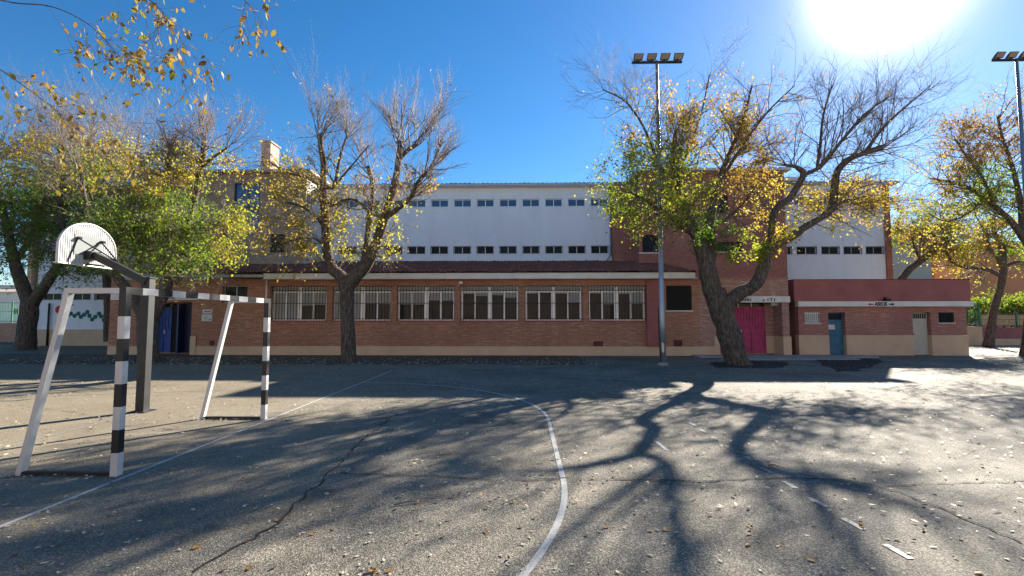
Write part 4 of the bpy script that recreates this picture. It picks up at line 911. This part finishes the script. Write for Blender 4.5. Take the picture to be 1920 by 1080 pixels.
# --- tree behind, between them
T = Tree(45, 31.0)
e0 = T.limb([(205, 640, -.5, .3), (203, 560, -.5, .25), (196, 480, -.5, .22), (186, 400, -.5, .18), (176, 330, -.5, .13), (170, 270, -.5, .08), (176, 220, -.5, .05)])
e1 = T.limb([(190, 430, -.5, .12), (225, 360, -.6, .09), (250, 300, -.6, .06), (262, 250, -.6, .03)])
e2 = T.limb([(184, 390, -.5, .12), (150, 330, -.6, .08), (120, 270, -.6, .05), (100, 220, -.6, .03)])
for L_, n in ((e0, 40), (e1, 30), (e2, 30)): T.sprout(L_, n, 2.6, 2, BARE, .35)
T.leaves([(180, 360, 120, 80, .5, .4, .14), (190, 280, 110, 40, .16, .7, .1)], .14, 7, (.01, .85))
T.build('street_tree', 'thin bare topped tree behind the backboard between two leafy trees', W(205, 645, 30.5), GRP)

# --- right hand side trees
T = Tree(51, 31.5)
f0 = T.limb([(1853, 650, 0, .33), (1857, 625, 0, .23), (1864, 580, 0, .20), (1876, 540, 0, .19), (1881, 505, 0, .20), (1879, 485, 0, .18)])
f1 = T.limb([(1879, 518, 0, .14), (1850, 505, -.3, .12), (1822, 502, -.5, .10), (1795, 497, -.8, .09), (1778, 480, -1, .07), (1768, 455, -1, .04)])
f2 = T.limb([(1880, 495, 0, .2), (1866, 475, 0, .13), (1852, 465, 0, .12), (1850, 440, 0, .09), (1835, 415, 0, .05)])
f3 = T.limb([(1880, 495, 0, .2), (1880, 465, 0, .17), (1868, 445, 0, .13), (1862, 420, 0, .09), (1870, 390, 0, .05)])
f4 = T.limb([(1883, 500, 0, .12), (1905, 491, 0, .09), (1935, 489, 0, .06), (1960, 470, 0, .04)])
for L_, n in ((f1, 30), (f2, 30), (f3, 30), (f4, 20)): T.sprout(L_, n, 1.4, 2, LEAFY, .15, bias=(0, 0, .05))
T.leaves([(1780, 480, 55, 30, .5, .56, .06), (1860, 435, 70, 35, .5, .52, .09), (1920, 460, 60, 30, .5, .25, .1)], .14, 8, (.1, .5))
T.build('street_tree', 'yellow leaved tree leaning in front of the wooden slat fence', G(1855, 648), GRP)
T = Tree(52, 22.5)
h0 = T.limb([(1930, 670, 0, .34), (1930, 640, 0, .26), (1938, 560, 0, .22), (1934, 470, 0, .2), (1917, 440, 0, .18)])
h1 = T.limb([(1920, 446, 0, .15), (1893, 412, 0, .12), (1868, 390, 0, .11), (1845, 370, 0, .09), (1815, 352, 0, .08), (1780, 340, 0, .05), (1745, 335, 0, .03)])
h2 = T.limb([(1920, 445, 0, .2), (1915, 390, .5, .13), (1900, 320, .8, .09), (1880, 260, 1, .06), (1870, 215, 1, .05)])
h3 = T.limb([(1925, 450, 0, .2), (1955, 380, 0, .15), (1970, 300, 0, .1), (1960, 220, 0, .05)])
h4 = T.limb([(1866, 388, 0, .08), (1840, 330, .5, .06), (1810, 290, .8, .045), (1790, 260, 1, .03)])
h5 = T.limb([(1845, 370, 0, .06), (1815, 400, -.6, .04), (1775, 415, -1, .03), (1740, 400, -1.3, .02)])
for L_, n in ((h1, 44), (h2, 50), (h3, 30), (h4, 44), (h5, 26)): T.sprout(L_, n, 1.5, 2, LEAFY, .15, bias=(0, 0, .1))
T.leaves([(1850, 250, 110, 80, .50, .84, .08), (1780, 330, 80, 50, .5, .72, .12), (1870, 350, 80, 60, .55, .3, .15), (1790, 400, 80, 50, .45, .5, .15)], .10, 9, (.25, .75))
T.build('street_tree', 'tall brown and green tree behind the floodlight pole at the right edge', W(1925, 665, 22.5), GRP)
T = Tree(53, 31.0)
g0 = T.limb([(1640, 660, 0, .3), (1662, 590, 0, .25), (1690, 525, 0, .21), (1715, 497, 0, .19), (1742, 477, 0, .17), (1752, 455, 0, .13), (1756, 420, 0, .08)])
g1 = T.limb([(1742, 477, 0, .1), (1770, 440, .4, .07), (1785, 410, .6, .04)])
g2 = T.limb([(1725, 490, 0, .07), (1712, 455, .5, .05), (1705, 420, .7, .03)])
for L_, n, t0 in ((g0, 50, .5), (g1, 34, .1), (g2, 34, .1)): T.sprout(L_, n, 1.9, 2, LEAFY, t0, bias=(0, 0, .05))
T.leaves([(1750, 460, 65, 50, .7, .52, .09), (1700, 430, 55, 60, .45, .35, .15), (1700, 500, 40, 35, .3, .45, .1)], .13, 8, (.1, .6))
T.build('street_tree', 'slender leaning tree rising behind the flat roof of the toilet block', W(1640, 655, 31), GRP)
# hedge behind the right fence
T = Tree(54, 37.0); k_ = 0
for px in range(1812, 2000, 14):
    q = T.limb([(px, 618, 0, .05), (px+2, 592, 0, .04), (px+T.r.randint(-6, 6), 572, 0, .02)], 2); T.sprout(q, 14, 1.0, 1, DENSE, .2, bias=(0, 0, .2))
T.leaves([(1900, 575, 200, 60, 1.0, .24, .12)], .11, 22, (.6, .24))
hd = T.build('hedge', 'clipped leafy hedge showing above the wooden slat fence', W(1890, 618, 37)); hd['category'] = 'hedge'

# --- overhanging branches close to the camera, from a tree standing off to the left
T = Tree(61, 3.6)
T.limb([(-1500, 1350, -1.4, .3), (-1480, 900, -1.4, .26), (-1400, 300, -1.3, .22), (-1250, -200, -1.2, .18)]) if False else None
def wl_(pts, k=4):
    S_ = smoothpath(pts, k); T.limbs.append(S_); return S_
wl_([(-6.6, 2.6, -.05, .36), (-6.55, 2.6, .8, .27), (-6.4, 2.65, 2.2, .24), (-6.2, 2.7, 3.3, .22), (-6.1, 2.8, 4.4, .15), (-6.0, 2.9, 6, .08)], 4)
def near(pts, start):
    P = [start]+[(*W(px, py, Y_), r*.36) for px, py, Y_, r in pts]; return wl_(P, 5)
n1 = near([(-160, -60, 3.2, .02), (0, 0, 3.3, .013), (95, 12, 3.4, .010), (165, 45, 3.5, .008), (215, 95, 3.5, .006), (262, 150, 3.5, .004)], (-6.2, 2.7, 3.4, .07))
n2 = near([(-200, 60, 3.6, .02), (-40, 110, 3.6, .012), (50, 165, 3.6, .009), (120, 220, 3.7, .006), (200, 290, 3.8, .004)], (-6.25, 2.7, 3.1, .06))
n3 = near([(-80, -180, 3.2, .02), (120, -80, 3.2, .012), (260, -15, 3.3, .008), (320, 40, 3.3, .006), (345, 90, 3.3, .004)], (-6.1, 2.75, 3.9, .07))
n4 = near([(150, -200, 3.3, .014), (350, -90, 3.3, .009), (430, -30, 3.3, .006), (480, 25, 3.3, .004)], (-6.1, 2.8, 4.2, .06))
NEARSP = dict(wander=.16, up=-.10, kids=(3, 3), ang=(20, 55))
for L_, n, t0 in ((n1, 20, .46), (n2, 34, .46), (n3, 24, .48), (n4, 9, .72)): T.sprout(L_, n, .42, 1, NEARSP, t0, r=.0028, bias=(.1, 0, -.25))
for lv in T.tw:
    for t_ in T.tw[lv]: t_[:, 3] = np.maximum(t_[:, 3]*.6, .0012)
T.leaves([(50, 60, 700, 400, .9, .55, .2)], .050, 3.0, (.4, .6), levels=(0, 1), jit=.005, droop=1.6, clump=.16, oval=True)
# upper crown of the same tree, out of the picture
up_ = Tree(62, 3)
T.build('street_tree', 'overhanging tree whose thin leafy branches hang into the top left corner', (-6.6, 2.6, 0), GRP)

# ================================================================ FALLEN LEAVES
lm = [leafmat('dry_leaf_cream', [(0, (.58, .51, .38)), (1, (.58, .51, .38))], .12), leafmat('dry_leaf_ochre', [(0, (.40, .20, .04)), (1, (.4, .2, .04))], .3), leafmat('dry_leaf_brown', [(0, (.12, .075, .04)), (1, (.12, .075, .04))], .2)]
rl = np.random.RandomState(7)
def leafmesh(nm, mat, curl, tw_):
    V = []; n = 7
    for i in range(n):
        t = i/(n-1); w_ = .30*math.sin(math.pi*min(1, t*.93+.05))**.8; x = t-.5; z = curl*((t-.5)**2)*1.1
        for sgn in (-1, 0, 1): V.append((x, sgn*w_, z+abs(sgn)*(.10+tw_*sgn*.06)*w_*2))
    F = []
    for i in range(n-1):
        for j in range(2): a = i*3+j; F.append((a, a+1, a+4, a+3))
    me = bpy.data.meshes.new(nm); me.from_pydata(V, [], F); me.materials.append(mat); me.shade_smooth(); return me
lmesh = [[leafmesh('fallen_leaf', m_, c_, t_) for c_, t_ in ((.35, 0), (.8, 1), (.15, -1))] for m_ in lm]
labels = ['pale dry leaf lying curled on the foreground asphalt', 'orange yellow dry leaf lying on the foreground asphalt', 'dark brown dry leaf lying on the foreground asphalt']
cand = []
while len(cand) < 6500:
    y_ = rl.uniform(2.9, 22); x = rl.uniform(-1.15, 1.15)*22
    if abs(x) > 1.15*y_ or rl.rand() > .35+.65*math.exp(-(y_-3)/5): continue
    cand.append((x, y_))
for k in range(60):   # drifts against the goal's ground bars
    yy = GY0 if k % 2 else GY1; cand.append((GX-rl.uniform(.15, 1.2), yy-.04-abs(rl.normal(0, .06))))
for cx_, cy_, n_ in ((G(695, 1072)[0], G(695, 1072)[1], 16), (G(1230, 995)[0], G(1230, 995)[1], 5)):
    for k in range(n_): cand.append((cx_+rl.normal(0, .11), cy_+rl.normal(0, .04)))
cand.sort(key=lambda p: p[1])
for i, (x, y_) in enumerate(cand[:300]):
    kd = rl.choice(3, p=[.68, .15, .17]); o = bpy.data.objects.new('fallen_leaf', lmesh[kd][rl.randint(3)]); col.objects.link(o)
    s_ = rl.uniform(.022, .050)*(1.35 if kd == 1 else 1); o.location = (x, y_, .006); o.scale = (s_, s_*rl.uniform(.7, 1.1), s_*rl.uniform(.8, 1.6)); o.rotation_euler = (rl.uniform(-.16, .16), rl.uniform(-.16, .16), rl.uniform(0, 6.28))
    tag(o, labels[kd], 'leaf', ('pale leaves', 'orange leaves', 'brown leaves')[kd]+' fallen in the foreground')
rest = np.array(cand[300:]); extra = np.column_stack([rl.uniform(-28, 3, 3500), 18.4+np.abs(rl.normal(1.6, 1.6, 3500))]); 
ex2 = np.column_stack([rl.uniform(16, 34, 1300), rl.uniform(26, 33.8, 1300)]); ex3 = np.column_stack([rl.uniform(-60, -33, 800), rl.uniform(33, 36.5, 800)])
A = np.concatenate([rest, extra[extra[:, 1] < 22.5], ex2, ex3]); n = len(A); th = rl.uniform(0, 6.28, n); sz = rl.uniform(.017, .033, n); sz[len(rest):] *= 2
ax = np.stack([np.cos(th), np.sin(th), rl.uniform(-.15, .35, n)], 1)*sz[:, None]; bx_ = np.stack([-np.sin(th), np.cos(th), rl.uniform(-.3, .5, n)], 1)*sz[:, None]*.5
P = np.column_stack([A, np.full(n, .022)]); V = np.stack([P-ax, P-bx_, P+ax, P+bx_], 1).reshape(-1, 3); V[:, 2] = np.maximum(V[:, 2], .011)
lit = npmesh('leaf_litter', V, np.arange(4*n).reshape(-1, 4), leafmat('litter', [(0, (.13, .085, .05)), (.3, (.34, .25, .15)), (.55, (.62, .55, .43)), (1, (.42, .24, .08))], .05), None, False, rl.rand(n))
tag(lit, 'scattered small dry leaves over the whole yard', 'leaf litter', None, 'stuff')
# twigs on the ground
def gtwig(a, b_, r, label):
    p, q = G(*a), G(*b_); mid = p.lerp(q, .5)+Vector((.01, .02, .01)); o = MB().tube([p+Vector((0, 0, .012)), mid+Vector((0, 0, .012)), q+Vector((0, 0, .014))], [r, r*.8, r*.4], 6).build('twig', M['twig'])
    tag(o, label, 'twig')
gtwig((738, 949), (792, 942), .008, 'thin fallen twig lying on the asphalt left of the curved line')
gtwig((1440, 874), (1462, 878), .012, 'short thick dark twig beside the dashed line')
gtwig((225, 872), (248, 876), .006, 'bent little twig beside the foot of the near goal post')

# ================================================================ RENDER SETTINGS
scene.render.engine = 'CYCLES'; scene.cycles.max_bounces = 6; scene.cycles.transparent_max_bounces = 4
scene.render.resolution_x = 1024; scene.render.resolution_y = 576
